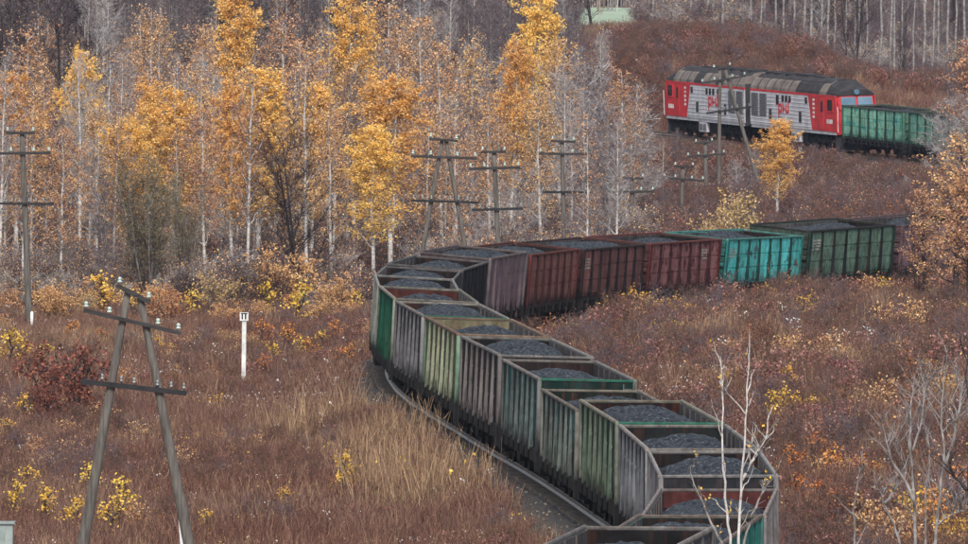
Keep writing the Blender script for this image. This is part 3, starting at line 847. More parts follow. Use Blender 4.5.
# ================================================================== locomotive
def loco_section(ch, flip, label):
    a, b_, h, cant, zr = ch
    root = empty('locomotive_section')
    mw = frame_for(a, b_, h, cant, zr)
    if flip: mw = mw @ Matrix.Rotation(math.pi, 4, 'Z')
    root.matrix_world = mw
    tag(root, label, 'locomotive', 'two sections of the diesel locomotive')
    X0, X1 = -8.5, 8.35            # gangway end, cab front (before the nose)
    ZB, ZT = 1.5, 4.05
    xr_b, xr_t = 3.7, 2.9           # slanting border between red and grey
    for s in (1, -1):
        y = s * 1.5; b = MB()
        def plate(pl, y0, y1, nm, mt):
            q = MB(); q.prism([(x, z) for x, z in pl], 'y', *sorted((y0, y1))); return q.build(nm, mt, root)
        plate([(X0, ZB), (xr_b, ZB), (xr_t, ZT - .17), (X0, ZT - .17)], s * 1.44, s * 1.5, 'grey_side', M_GREY)
        plate([(xr_b + .012, ZB), (X1, ZB), (X1 + .05, 3.0), (X1 - .1, ZT - .17), (xr_t + .012, ZT - .17)], s * 1.44, s * 1.5, 'red_side', M_RED)
        plate([(X0, ZT - .165), (X1 - .1, ZT - .165), (X1 - .16, ZT), (X0, ZT)], s * 1.44, s * 1.508, 'red_stripe', M_RED)
        q = MB()                                        # horizontal corrugation of the side sheets
        for z in np.arange(ZB + .2, ZT - .3, .27):
            xe = xr_b + (xr_t - xr_b) * (z - ZB) / (ZT - ZB) - .15
            q.prism([(s * 1.499, z - .025), (s * 1.525, z), (s * 1.499, z + .025)], 'x', X0 + .1, xe)
        q.build('side_beads', M_GREY, root)
        for xg in (-8.2, -6.55):                        # tall radiator grilles near the gangway
            q = MB(); q.box(xg, xg + 1.35, *sorted((s * 1.5, s * 1.54)), 2.15, 3.75)
            g_ = q.build('grille', M_GRILLE, root)
            q = MB()
            for z in np.arange(2.25, 3.7, .16): q.box(xg + .08, xg + 1.27, *sorted((s * 1.54, s * 1.57)), z, z + .06)
            q.build('louvre', M_GRILLE, g_)
        for xg in (-3.3, -2.2, -1.5, -.8, 2.4):         # small dark openings under the stripe
            wd = .5 if xg == -3.3 else .4
            q = MB(); q.box(xg, xg + wd, *sorted((s * 1.498, s * 1.53)), 3.3 if wd == .4 else 3.05, 3.75); q.build('side_vent', M_GLASSD, root)
        for xg in (-5.0 + .3, 1.2):
            q = MB(); q.box(xg, xg + .45, *sorted((s * 1.498, s * 1.53)), 1.95, 2.7); q.build('side_hatch', M_ROOFD, root)
        # cab door and window
        q = MB(); q.box(5.35, 6.0, *sorted((s * 1.5, s * 1.525)), 1.6, 3.75); dr = q.build('door', M_RED, root)
        q = MB(); q.box(5.5, 5.86, *sorted((s * 1.525, s * 1.54)), 2.85, 3.6); q.build('pane', M_GLASSD, dr)
        q = MB(); q.box(6.7, 7.75, *sorted((s * 1.5, s * 1.53)), 2.95, 3.72); wn = q.build('window', M_GLASSD, root)
        q = MB()
        for (xa, xb, za, zb) in ((6.62, 7.83, 2.87, 2.95), (6.62, 7.83, 3.72, 3.80), (6.62, 6.70, 2.95, 3.72), (7.75, 7.83, 2.95, 3.72)):
            q.box(xa, xb, *sorted((s * 1.5, s * 1.545)), za, zb)
        q.build('frame', M_RED, wn)
        # white marks: vertical row near the border, number near the cab corner
        for j in range(5):
            q = MB(); q.box(3.85, 4.2, *sorted((s * 1.498, s * 1.512)), 2.35 + j * .3, 2.35 + j * .3 + .17); q.build('white_mark', M_WHITE, root)
        for j in range(4):
            q = MB(); q.box(6.55 + j * .3, 6.55 + j * .3 + .2, *sorted((s * 1.498, s * 1.512)), 2.05, 2.35); q.build('white_mark', M_WHITE, root)
        # red operator mark: three joined letters of square strokes with rounded look
        q = MB(); x0 = -1.9; dirn = -s if True else 1
        def st(u0, u1, z0, z1):
            xs = sorted((x0 + u0 * (-s), x0 + u1 * (-s))); q.box(xs[0], xs[1], *sorted((s * 1.498, s * 1.532)), z0, z1)
        st(-.95, -.78, 2.15, 3.15); st(-.78, -.3, 2.98, 3.15); st(-.46, -.3, 2.66, 2.98); st(-.78, -.3, 2.5, 2.66)
        st(-.12, .05, 2.5, 3.15); st(.05, .35, 2.72, 2.88)
        st(.5, .66, 2.5, 3.15); st(.66, 1.1, 2.5, 2.66); st(.94, 1.1, 2.66, 3.4)
        q.build('operator_mark', M_RED, root)
        # lower skirt, tank and boxes
        q = MB(); q.box(X0 + .1, X1 - .1, *sorted((s * 1.36, s * 1.46)), 1.28, 1.5); q.build('side_sill', M_GREY, root)
        q = MB(); q.box(-.4, 1.2, *sorted((s * .9, s * 1.47)), .55, 1.26); q.build('battery_box', M_GREY, root)
        for j in (0, 1):
            q = MB(); q.box(-.3 + j * .75, .3 + j * .75, *sorted((s * 1.47, s * 1.5)), .68, 1.12); q.build('box_lid', M_GRILLE, root)
    q = MB(); q.box(-2.4, 2.2, -1.25, 1.25, .45, 1.25); q.build('fuel_tank', M_UNDER, root)
    q = MB(); q.box(X0 + .05, X1 - .1, -1.43, 1.43, 1.26, 1.5); q.build('frame', M_UNDER, root)
    q = MB(); q.box(X0 - .05, X0 + .1, -1.44, 1.44, 1.3, 4.3); q.build('rear_wall', M_ROOFD, root)
    q = MB(); q.box(X0 - .5, X0 - .05, -1.1, 1.1, 1.4, 4.1); q.build('gangway', M_BLACK, root)
    # roof panels
    prof_ = [(-1.5, 4.05), (-1.46, 4.25), (-1.15, 4.72), (-.62, 5.05), (0, 5.12), (.62, 5.05), (1.15, 4.72), (1.46, 4.25), (1.5, 4.05)]
    xs = np.linspace(X0, 6.6, 11)
    rg = random.Random(4 if flip else 9)
    for i in range(10):
        q = MB(); q.prism(prof_, 'x', xs[i] + .03, xs[i + 1] - .03)
        q.build('roof_panel', M_ROOF if rg.random() < .75 else M_ROOFD, root)
        q = MB(); q.prism([(u * 1.012, 4.05 + (z - 4.05) * 1.03) for u, z in prof_], 'x', xs[i + 1] - .05, xs[i + 1] + .05)
        q.build('roof_seam', M_ROOFD, root)
    q = MB(); q.prism([(-.98, 4.86), (-.64, 5.085), (0, 5.16), (.64, 5.085), (.98, 4.86), (.6, 4.9), (-.6, 4.9)], 'x', X0 + .2, 6.2); q.build('roof_crown', M_ROOFD, root)
    # sloping cab roof and front
    q = MB(); k = len(prof_)
    front = [(u * .93, 4.05 + (z - 4.05) * .42) for u, z in prof_]
    vs = [(6.62, u, z) for u, z in prof_] + [(X1 + .12, u, z) for u, z in front]
    q.add(vs, [tuple(range(k))[::-1], tuple(range(k, 2 * k))] + [(i, (i + 1) % k, k + (i + 1) % k, k + i) for i in range(k)])
    q.build('cab_roof', M_ROOFD, root)
    q = MB()
    q.add([(X1, -1.44, 1.3), (X1, 1.44, 1.3), (X1 + .05, 1.44, 3.05), (X1 + .05, -1.44, 3.05), (X1 + .42, -1.1, 1.35), (X1 + .42, 1.1, 1.35), (X1 + .36, 1.05, 2.95), (X1 + .36, -1.05, 2.95)],
          [(0, 3, 2, 1), (4, 5, 6, 7), (0, 1, 5, 4), (1, 2, 6, 5), (2, 3, 7, 6), (3, 0, 4, 7)])
    fr = q.build('cab_front', M_RED, root)
    q = MB(); q.add([(X1 - .15, -1.43, 3.05), (X1 - .15, 1.43, 3.05), (X1 + .28, 1.3, 3.05), (X1 + .28, -1.3, 3.05), (X1 - .15, -1.4, 4.05), (X1 - .15, 1.4, 4.05), (X1 + .05, 1.24, 4.05), (X1 + .05, -1.24, 4.05)],
          [(3, 2, 1, 0), (4, 5, 6, 7), (0, 1, 5, 4), (1, 2, 6, 5), (2, 3, 7, 6), (3, 0, 4, 7)]); q.build('window_surround', M_RED, root)
    for s in (1, -1):
        q = MB(); q.add([(X1 + .25, s * .09, 3.18), (X1 + .25, s * 1.2, 3.18), (X1 + .10, s * 1.15, 3.95), (X1 + .10, s * .09, 3.95), (X1 + .32, s * .09, 3.18), (X1 + .32, s * 1.2, 3.18), (X1 + .145, s * 1.15, 3.95), (X1 + .145, s * .09, 3.95)],
              [(0, 1, 2, 3), (7, 6, 5, 4), (0, 4, 5, 1), (1, 5, 6, 2), (2, 6, 7, 3), (3, 7, 4, 0)]); q.build('windscreen', M_GLASS, root)
        q = MB(); q.tube([(X1 + .36, s * .75, 1.75), (X1 + .47, s * .75, 1.75)], .14, 10); q.build('buffer_lamp', M_WHITE, root)
        q = MB(); q.tube([(X1 + .3, s * 1.46, 1.5), (X1 + .34, s * 1.5, 3.3)], .025, 6); q.build('handrail', M_WHITE, root)
    q = MB(); q.tube([(X1 + .04, 0, 4.3), (X1 + .26, 0, 4.3)], .2, 12); q.build('headlamp', M_GLASS, root)
    # roof equipment
    for xf in (-7.3, -5.6, -3.4):
        q = MB(); q.lathe([(.68, 5.0), (.72, 5.24), (.6, 5.26), (.55, 5.16), (.05, 5.16)], (xf, 0, 0), 14); q.build('roof_fan', M_ROOFD, root)
    q = MB(); q.box(-1.9, .4, -.55, .55, 5.02, 5.28); q.build('exhaust_hood', M_ROOFD, root)
    q = MB(); q.box(1.2, 3.4, -.4, .4, 5.02, 5.2); q.build('roof_hatch', M_ROOFD, root)
    q = MB(); q.tube([(4.6, .3, 5.0), (4.6, .3, 5.5)], .03, 6); q.tube([(4.6, -.3, 5.0), (4.6, -.3, 5.3)], .08, 6); q.build('aerial', M_ROOFD, root)
    for e in (1, -1):
        bg_ = MB(); bg_.box(-2.2, 2.2, -.9, .9, .62, .95); bo = bg_.build('bogie', M_UNDER, root); bo.location = (e * 5.0, 0, 0)
        for s in (1, -1):
            q = MB(); q.box(-2.6, 2.6, s * 1.08 - .08, s * 1.08 + .08, .62, .95)
            for dx in (-1.85, 0, 1.85): q.box(dx - .24, dx + .24, s * 1.08 - .14, s * 1.08 + .14, .36, .74)
            for dx in (-1.4, -.5, .5, 1.4): q.tube([(dx, s * 1.1, .8), (dx, s * 1.1, 1.25)], .11, 8)
            q.build('side_frame', M_UNDER, bo)
            for dx in (-1.85, 0, 1.85):
                wl = link('wheel', G['lwheel'], bo, M_WHEEL); wl.location = (dx, s * .79, .525)
                if s < 0: wl.rotation_euler.z = math.pi
    q = MB(); q.add([(X1 - .3, -1.45, .2), (X1 - .3, 1.45, .2), (X1 + .35, 1.0, .2), (X1 + .35, -1.0, .2), (X1 - .3, -1.4, 1.28), (X1 - .3, 1.4, 1.28), (X1 + .2, 1.0, 1.28), (X1 + .2, -1.0, 1.28)],
          [(3, 2, 1, 0), (4, 5, 6, 7), (0, 1, 5, 4), (1, 2, 6, 5), (2, 3, 7, 6), (3, 0, 4, 7)]); q.build('track_plough', M_ROOFD, root)
    for e, xc in ((1, 8.75), (-1, 8.75)):
        q = MB(); q.box(xc - .35, xc, -.12, .12, .95, 1.18); q.prism([(xc, -.2), (xc + .28, -.22), (xc + .25, 0), (xc + .28, .2), (xc, .18)], 'z', .9, 1.24)
        c_ = q.build('coupler', M_UNDER, root)
        if e < 0: c_.rotation_euler.z = math.pi
loco_section(loco_ch[0], True, 'rear red and grey locomotive section with blue windscreen, next to the green wagons')
loco_section(loco_ch[1], False, 'leading red and grey locomotive section at the head of the train')
#PART3
# ================================================================== vegetation
class Plant:
    """collects tubes (limbs), flat twigs and leaves as arrays"""
    def __init__(s, seed):
        s.r = np.random.default_rng(seed); s.tv = []; s.tq = []; s.nt = 0
        s.a = []; s.b = []; s.wa = []; s.wb = []; s.lc = []; s.ls = []
    def limb(s, P, rad, k=4):
        P = np.asarray(P, float); n = len(P)
        d = np.gradient(P, axis=0); d /= np.linalg.norm(d, axis=1)[:, None] + 1e-9
        ref = np.where(np.abs(d[:, 2:3]) < .9, np.array([[0, 0, 1.]]), np.array([[1., 0, 0]]))
        a = np.cross(d, ref); a /= np.linalg.norm(a, axis=1)[:, None] + 1e-9; b = np.cross(d, a)
        t = 2 * np.pi * np.arange(k) / k
        V = P[:, None, :] + (a[:, None, :] * np.cos(t)[None, :, None] + b[:, None, :] * np.sin(t)[None, :, None]) * np.asarray(rad)[:, None, None]
        i0 = (np.arange(n - 1)[:, None] * k + np.arange(k)[None, :]).ravel(); i1 = (np.arange(n - 1)[:, None] * k + (np.arange(k) + 1)[None, :] % k).ravel()
        s.tq.append(np.stack([i0, i1, i1 + k, i0 + k], 1) + s.nt); s.tv.append(V.reshape(-1, 3)); s.nt += n * k
    def twig(s, A, B, wa, wb):
        A = np.atleast_2d(A); B = np.atleast_2d(B); n = len(A)
        s.a.append(A); s.b.append(B); s.wa.append(np.broadcast_to(wa, n)); s.wb.append(np.broadcast_to(wb, n))
    def leaf(s, C, size):
        C = np.atleast_2d(C); s.lc.append(C); s.ls.append(np.broadcast_to(size, len(C)))
    def limb_mesh(s, name):
        return np_mesh(name, np.concatenate(s.tv), np.concatenate(s.tq), smooth=True)
    def crown_mesh(s, name):
        V = []; Q = []; mi = []; at = []; n0 = 0; r = s.r
        if s.a:
            A = np.concatenate(s.a); B = np.concatenate(s.b); wa = np.concatenate(s.wa); wb = np.concatenate(s.wb); n = len(A)
            d = B - A; q = np.cross(d, r.normal(size=(n, 3))); q /= np.linalg.norm(q, axis=1)[:, None] + 1e-9
            VV = np.stack([A - q * wa[:, None] / 2, A + q * wa[:, None] / 2, B + q * wb[:, None] / 2, B - q * wb[:, None] / 2], 1).reshape(-1, 3)
            V.append(VV); Q.append(np.arange(4 * n).reshape(-1, 4)); mi.append(np.zeros(n)); at.append(np.repeat(r.random(n), 4)); n0 = 4 * n
        if s.lc:
            C = np.concatenate(s.lc); L = np.concatenate(s.ls) * r.uniform(.7, 1.3, len(C)); n = len(C)
            u = r.normal(size=(n, 3)); u /= np.linalg.norm(u, axis=1)[:, None]
            v = np.cross(u, r.normal(size=(n, 3))); v /= np.linalg.norm(v, axis=1)[:, None] + 1e-9
            u *= L[:, None] / 2; v *= L[:, None] * .36
            VV = np.stack([C - u, C + v, C + u, C - v], 1).reshape(-1, 3)
            V.append(VV); Q.append(np.arange(4 * n).reshape(-1, 4) + n0); mi.append(np.ones(n)); at.append(np.repeat(r.random(n), 4))
        return np_mesh(name, np.concatenate(V), np.concatenate(Q), {'v': ('FLOAT', 'POINT', np.concatenate(at).astype(np.float32))}, np.concatenate(mi))

def grow(seed, H=12.0, Rc=2.2, base=.3, nprim=34, upa=(25, 60), trunk_r=.11, stems=1, spread=.5, twigs=9, sub=3, twig_w=.022, leaves=3000,
         leaf=.13, leaf_top=0.0, bend=.25, shape='birch', droop=0.0, sub_len=.45):
    p = Plant(seed); r = p.r; ends = []
    for st_ in range(stems):
        az0 = r.uniform(0, 6.28); lean = spread * (st_ > 0 or stems > 1) * r.uniform(.4, 1.0)
        Hs = H * (1.0 if st_ == 0 else r.uniform(.7, .98))
        ts = np.linspace(0, 1, 9)
        wob = np.cumsum(r.normal(0, bend * .35, (9, 2)), axis=0) * .5; wob -= wob[0]
        T = np.stack([np.cos(az0) * lean * ts ** .8 * Rc * 1.1 + wob[:, 0], np.sin(az0) * lean * ts ** .8 * Rc * 1.1 + wob[:, 1], ts * Hs], 1)
        if stems > 1: T[:, :2] += r.normal(0, .12, 2)
        tr = trunk_r * (1.0 if stems == 1 else .65)
        rad = tr * (1 - ts) ** .8 + .012
        p.limb(T, rad, 6)
        for k in range(int(nprim / stems)):
            t = base + (0.98 - base) * ((k + r.random()) / (nprim / stems)) ** .9
            P0 = np.array([np.interp(t, ts, T[:, i]) for i in range(3)])
            tt = (t - base) / (1 - base)
            if shape == 'birch': pf = (tt + .18) ** .45 * (1.02 - tt) ** .62 * 1.35
            elif shape == 'vase': pf = .55 + .6 * (1 - tt)
            else: pf = (1 - tt) ** .5 + .12
            Ln = Rc * pf * r.uniform(.65, 1.15)
            az = k * 2.4 + r.uniform(-.5, .5); ua = R(r.uniform(*upa))
            d = np.array([np.cos(az) * np.sin(ua), np.sin(az) * np.sin(ua), np.cos(ua)])
            n = 5; q = np.linspace(0, 1, n)
            B = P0 + d * (q * Ln)[:, None]
            B[:, 2] += (0.12 - droop) * Ln * q ** 2
            B += np.concatenate([[[0, 0, 0]], r.normal(0, .05 * Ln, (n - 1, 3))]) * .6
            rb = max(.010, tr * (1 - t) * .5)
            p.limb(B, rb * (1 - q) + .007, 3)
            m_ = max(2, int(twigs * min(1.6, Ln / 1.2)))
            f = r.uniform(.2, 1.0, m_)
            S = np.stack([np.interp(f, q, B[:, i]) for i in range(3)], 1)
            dd = d[None, :] * .7 + r.normal(0, .55, (m_, 3)) + np.array([0, 0, .25 - droop])
            dd /= np.linalg.norm(dd, axis=1)[:, None]
            tl = r.uniform(.3, .8, m_) * min(1.4, .35 + Ln * .35)
            E = S + dd * tl[:, None]
            p.twig(S, E, twig_w, twig_w * .6)
            ends.append(np.stack([S, E], 1))
            for j in range(sub):
                g = r.uniform(.25, 1.0, m_)[:, None]; S2 = S + (E - S) * g
                d2 = dd * .6 + r.normal(0, .6, (m_, 3)) + np.array([0, 0, .1 - droop * .8]); d2 /= np.linalg.norm(d2, axis=1)[:, None]
                E2 = S2 + d2 * (r.uniform(.5, 1.1, m_) * sub_len)[:, None]
                p.twig(S2, E2, twig_w * .7, twig_w * .4); ends.append(np.stack([S2, E2], 1))
    EN = np.concatenate(ends)
    if leaves:
        zt = EN[:, 1, 2] / H
        wgt = np.clip(zt - leaf_top, 0.02, None) if leaf_top > 0 else np.ones(len(EN))
        # leaves hang in clumps: some twigs carry many, others none
        cl = r.random(len(EN)) ** 2.2; wgt = wgt * cl
        ix = r.choice(len(EN), leaves, p=wgt / wgt.sum())
        g = r.uniform(.2, 1.1, leaves)[:, None]
        p.leaf(EN[ix, 0] + (EN[ix, 1] - EN[ix, 0]) * g + r.normal(0, .07, (leaves, 3)), leaf)
    return p

PROTO = {}
def proto(kind, plants, bark, twigm, leafm):
    PROTO[kind] = []
    for i, p in enumerate(plants):
        PROTO[kind].append((p.limb_mesh('trunk'), p.crown_mesh('crown'), bark, (twigm, leafm)))
proto('golden_birch', [grow(100 + i, 12, 2.0 + .2 * (i % 3), .28, 46, (22, 55), .10, 1, leaves=11500 + 800 * (i % 3), leaf=.105, twigs=9, sub=3, leaf_top=.12) for i in range(6)], M_BIRCH, M_TWIG, L_GOLD)
proto('orange_birch', [grow(120 + i, 12, 2.1 + .25 * (i % 3), .25, 42, (22, 60), .10, 1, leaves=3000 + 600 * (i % 3), leaf=.105, twigs=9, sub=3) for i in range(6)], M_BIRCH, M_TWIG, L_ORANGE)
proto('orange_full', [grow(130 + i, 9, 2.1, .22, 46, (28, 68), .12, 1, leaves=3300, leaf=.12, twigs=10, sub=3) for i in range(2)], M_DARKBARK, M_TWIG, L_ORANGE)
proto('thin_birch', [grow(140 + i, 12, 1.6 + .3 * (i % 3), .3, 40, (22, 55), .095, 1, leaves=900, leaf=.12, twigs=10, sub=3) for i in range(4)], M_BIRCH, M_TWIG, L_ORANGE)
proto('bare_birch', [grow(160 + i, 12, 1.9 + .3 * (i % 3), .3, 42, (25, 60), .10, 1, leaves=90, leaf=.12, twigs=11, sub=4, twig_w=.024) for i in range(4)], M_BIRCH, M_TWIGP, L_ORANGE)
proto('bare_tree', [grow(180 + i, 12, 2.5 + .3 * (i % 3), .2, 46, (25, 62), .12, 1 + (i % 2), leaves=60, leaf=.12, twigs=12, sub=4, twig_w=.024) for i in range(4)], M_BIRCHG, M_TWIG, L_ORANGE)
proto('dark_tree', [grow(200 + i, 11, 3.3, .18, 44, (28, 62), .17, 2 + i % 2, .55, leaves=40, leaf=.12, twigs=12, sub=4, twig_w=.026, shape='vase') for i in range(3)], M_DARKBARK, M_TWIGD, L_RUSSET)
proto('frosty_tree', [grow(220 + i, 9, 2.8, .15, 40, (45, 88), .10, 2, .5, leaves=220, leaf=.11, twigs=11, sub=4, twig_w=.030, shape='vase') for i in range(3)], M_BIRCHG, M_TWIGP, L_ORANGE)
proto('willow', [grow(240 + i, 9, 2.4, .12, 90, (8, 26), .055, 9, .75, leaves=700, leaf=.10, twigs=10, sub=4, twig_w=.024, shape='vase') for i in range(2)], M_BIRCHG, M_TWIGO, leaf_mat('olive_leaves', [(84, 78, 52), (112, 102, 62), (140, 118, 66)]))
proto('tall_trunk', [grow(260 + i, 20, 1.5, .55, 34, (25, 60), .13, 1, leaves=40, leaf=.12, twigs=8, sub=2, twig_w=.022, bend=.4) for i in range(5)], M_BIRCHG, M_TWIG, L_ORANGE)
proto('orange_bush', [grow(280 + i, 3.4, 1.7, .15, 46, (20, 65), .05, 5, .7, leaves=2600, leaf=.13, twigs=8, sub=3, twig_w=.016, shape='vase', sub_len=.3) for i in range(2)], M_DARKBARK, M_TWIGD, L_ORANGE)
proto('russet_bush', [grow(300 + i, 2.6, 1.3, .08, 46, (20, 70), .035, 6, .7, leaves=2300, leaf=.11, twigs=8, sub=3, twig_w=.012, shape='round', sub_len=.22) for i in range(2)], M_DARKBARK, M_TWIG, L_RUSSET)
proto('red_bush', [grow(320 + i, 1.4, .8, .1, 26, (20, 65), .025, 5, .7, leaves=650, leaf=.09, twigs=7, sub=2, twig_w=.01, shape='round', sub_len=.18) for i in range(2)], M_DARKBARK, M_TWIG, L_RED)
proto('yellow_sapling', [grow(340 + i, 1.6, .5, .12, 20, (18, 55), .02, 1 + i % 3, .6, leaves=210, leaf=.10, twigs=5, sub=2, twig_w=.009, sub_len=.16) for i in range(4)], M_DARKBARK, M_TWIG, L_YELLOW)
proto('pale_bush', [grow(360 + i, 3.2, 1.4, .12, 46, (18, 60), .045, 4, .7, leaves=1500, leaf=.12, twigs=8, sub=3, twig_w=.014, shape='round', sub_len=.3) for i in range(2)], M_BIRCHG, M_TWIG, L_PALE)
proto('orange_sapling', [grow(380 + i, 1.7, .7, .1, 24, (18, 60), .02, 2, .6, leaves=330, leaf=.10, twigs=6, sub=2, twig_w=.009, sub_len=.18) for i in range(3)], M_DARKBARK, M_TWIG, leaf_mat('flame_leaves', [(140, 84, 60), (206, 134, 76), (228, 164, 92)]))

ORDER = {}
pr = random.Random(77)
def plant(kind, name, loc, height, label, cat='tree', group=None, var=None, width=1.0, ordinal=False, rz=None):
    lst = PROTO[kind]; i = pr.randrange(len(lst)) if var is None else var % len(lst)
    tm, cm, bark, cmats = lst[i]
    H0 = max(v.co.z for v in tm.vertices) if (kind, i) not in ORDER else ORDER[(kind, i)]
    ORDER[(kind, i)] = H0
    s_ = height / H0
    root = empty(name, loc, pr.uniform(0, 6.28) if rz is None else rz)
    root.scale = (s_ * width, s_ * width, s_)
    link('trunk', tm, root, bark); link('crown', cm, root, list(cmats))
    tag(root, label, cat, group)
    return root

def stand(px, d, topy):
    """foot on the ground at a distance, height so that the tip reaches a pixel row"""
    g = on_ground(px, d); top = ray(px, topy, d)
    return g, top.z - g.z

def t(kind, name, px, topy, d, label, **kw):
    g, h = stand(px, d, topy)
    return plant(kind, name, g, h, label, **kw)

GB = 'golden birches at the edge of the wood'
t('golden_birch', 'birch_tree', 256, 70, 556, 'bright golden birch left of centre in the wood, the most yellow of all', group=GB, var=0, width=1.47)
t('golden_birch', 'birch_tree', 232, 86, 552, 'golden birch beside the most yellow one, on its left', group=GB, var=1, width=1.12)
t('golden_birch', 'birch_tree', 176, 92, 560, 'golden birch right of the tall pole in the left wood', group=GB, var=2, width=1.4)
t('golden_birch', 'birch_tree', 150, 84, 575, 'slim golden birch rising behind the olive willow', group=GB, var=3, width=1.12)
t('golden_birch', 'birch_tree', 310, 88, 562, 'golden birch above the orange bush', group=GB, var=4, width=1.33)
t('golden_birch', 'birch_tree', 390, 78, 552, 'bright golden birch above the left bend of the train', group=GB, var=5, width=1.54)
t('golden_birch', 'birch_tree', 372, 128, 545, 'low golden birch left of the first A-frame pole behind the train', group=GB, var=0, width=1.54)
t('golden_birch', 'birch_tree', 345, -6, 640, 'tall golden birch touching the top edge, left of centre', group=GB, var=2, width=1.05)
t('golden_birch', 'birch_tree', 236, -10, 650, 'tall orange-gold birch at the top edge above the most yellow birch', group=GB, var=1, width=1.05)
t('golden_birch', 'birch_tree', 512, 44, 610, 'golden birch above the single poles behind the train', group=GB, var=3, width=1.05)
t('golden_birch', 'birch_tree', 18, 78, 560, 'golden birch at the left edge beside the tall pole', group=GB, var=4, width=1.4)
t('golden_birch', 'birch_tree', 122, 120, 552, 'small golden birch left of the olive willow', group=GB, var=5, width=1.4)
t('golden_birch', 'birch_tree', 80, 52, 590, 'narrow golden birch near the top left, before dark bare trees', group=GB, var=2, width=0.98)
t('golden_birch', 'birch_tree', 535, -12, 660, 'golden birch cut by the top edge in the middle', group=GB, var=0, width=1.05)
OB = 'orange birches in the wood'
for k, (px, ty, d, lb) in enumerate([
    (440, 50, 590, 'sparse orange birch above the first A-frame pole behind the train'),
    (470, 40, 625, 'thin-leaved orange birch left of the golden one over the poles'),
    (415, 20, 640, 'sparse orange birch against the bare brown hill'),
    (200, 25, 640, 'sparse orange birch at upper left between two golden ones'),
    (285, 15, 655, 'white-trunked orange birch with forked top near the top edge'),
    (380, 0, 660, 'orange birch at the top edge above the left bend'),
    (45, 90, 575, 'orange birch just right of the tall left pole'),
    (95, 105, 566, 'orange birch behind the left end of the olive willow'),
    (60, 130, 548, 'low orange birch close right of the tall left pole'),
    (5, 120, 548, 'low orange birch cut by the left edge'),
    (205, 110, 548, 'orange birch right of the olive willow'),
    (275, 110, 575, 'orange birch behind the dark forked tree'),
    (330, 110, 548, 'orange birch right of the dark forked tree'),
    (355, 60, 600, 'orange birch left of the bright one over the bend'),
    (425, 110, 575, 'orange birch behind the first A-frame pole'),
    (455, 120, 560, 'faint orange birch between the A-frame and the next pole'),
    (540, 90, 600, 'orange birch over the third pole behind the train'),
    (560, 40, 650, 'orange birch left of the frosty spreading tree'),
    (620, 70, 640, 'orange-brown birch left of the brown bank'),
    (150, 10, 680, 'faint orange birch near the top left edge'),
    (300, 40, 610, 'orange birch behind the golden one above the orange bush'),
    (25, 30, 600, 'orange birch in the upper left corner wood'),
    (490, 95, 590, 'orange birch behind the second pole')]):
    t('orange_birch', 'birch_tree', px, ty, d, lb, group=OB, var=k, width=1.2)
t('orange_full', 'birch_tree', 956, 140, 470, 'orange-leaved tree at the right edge in front of the mauve wagon', var=0, width=1.35)
t('orange_full', 'birch_tree', 968, 168, 455, 'lower orange tree at the right edge, in front of the taller one', var=1, width=1.3)
t('orange_full', 'birch_tree', 922, 190, 474, 'small orange tree left of the tall one before the mauve wagon', var=1, width=1.0)
t('orange_full', 'birch_tree', 972, 40, 700, 'orange tree cut by the right edge above the wagons', var=1, width=1.2)
t('golden_birch', 'birch_tree', 775, 122, 640, 'small golden birch in front of the locomotive', var=4, width=1.65)
t('pale_bush', 'shrub', 736, 190, 600, 'pale golden bush behind the train, left of the small golden birch', cat='shrub', var=0)
t('pale_bush', 'shrub', 715, 205, 596, 'smaller pale bush behind the train, beside the paired poles', cat='shrub', var=1)
t('willow', 'willow_shrub', 152, 146, 527, 'olive-green bare willow clump behind the near A-frame pole', cat='shrub', var=0, width=1.5)
t('willow', 'willow_shrub', 185, 175, 534, 'olive-grey bare willow clump right of the larger one', cat='shrub', var=1, width=.9)
t('dark_tree', 'bare_tree', 305, 116, 529, 'dark bare forked tree above the orange bush', var=0, width=1.1)
t('dark_tree', 'bare_tree', 850, -30, 856, 'dark twin-stemmed bare tree on the ridge behind the locomotive', var=1, width=.7)
t('dark_tree', 'bare_tree', 900, 5, 852, 'dark bare tree on the ridge right of the twin-stemmed one', var=2, width=.5)
t('dark_tree', 'bare_tree', 62, -25, 640, 'dark bare tree with many upright branches at upper left', var=2, width=1.0)
t('dark_tree', 'bare_tree', 20, -20, 660, 'dark bare tree in the upper left corner', var=0, width=1.0)
t('dark_tree', 'bare_tree', 315, -20, 690, 'dark bare tree at the top edge left of the tall golden birch', var=1, width=.9)
t('frosty_tree', 'bare_tree', 592, 62, 640, 'pale frosty tree with sweeping branches left of the brown bank', var=0, width=1.2)
t('frosty_tree', 'bare_tree', 632, 120, 650, 'pale frosty bare tree behind the fourth pole', var=1, width=1.0)
t('frosty_tree', 'bare_tree', 958, 100, 700, 'pale bare tree at far right before the last green wagons', var=0, width=1.0)
t('dark_tree', 'bare_tree', 918, 200, 478, 'dark slender trunk in front of the mauve wagon', var=0, width=.7)

t('frosty_tree', 'bare_tree', 945, 96, 720, 'pale bare tree above the third green wagon', var=1, width=1.1)
t('frosty_tree', 'bare_tree', 974, 95, 690, 'pale bare tree near the right edge beside the last green wagon', var=2, width=1.1)
t('bare_tree', 'bare_tree', 945, 60, 730, 'taller grey twiggy tree near the right edge behind the wagons', var=1, width=1.0)

def ordn(k):
    return f"{k}{'th' if 10 <= k % 100 <= 20 else {1: 'st', 2: 'nd', 3: 'rd'}.get(k % 10, 'th')}"
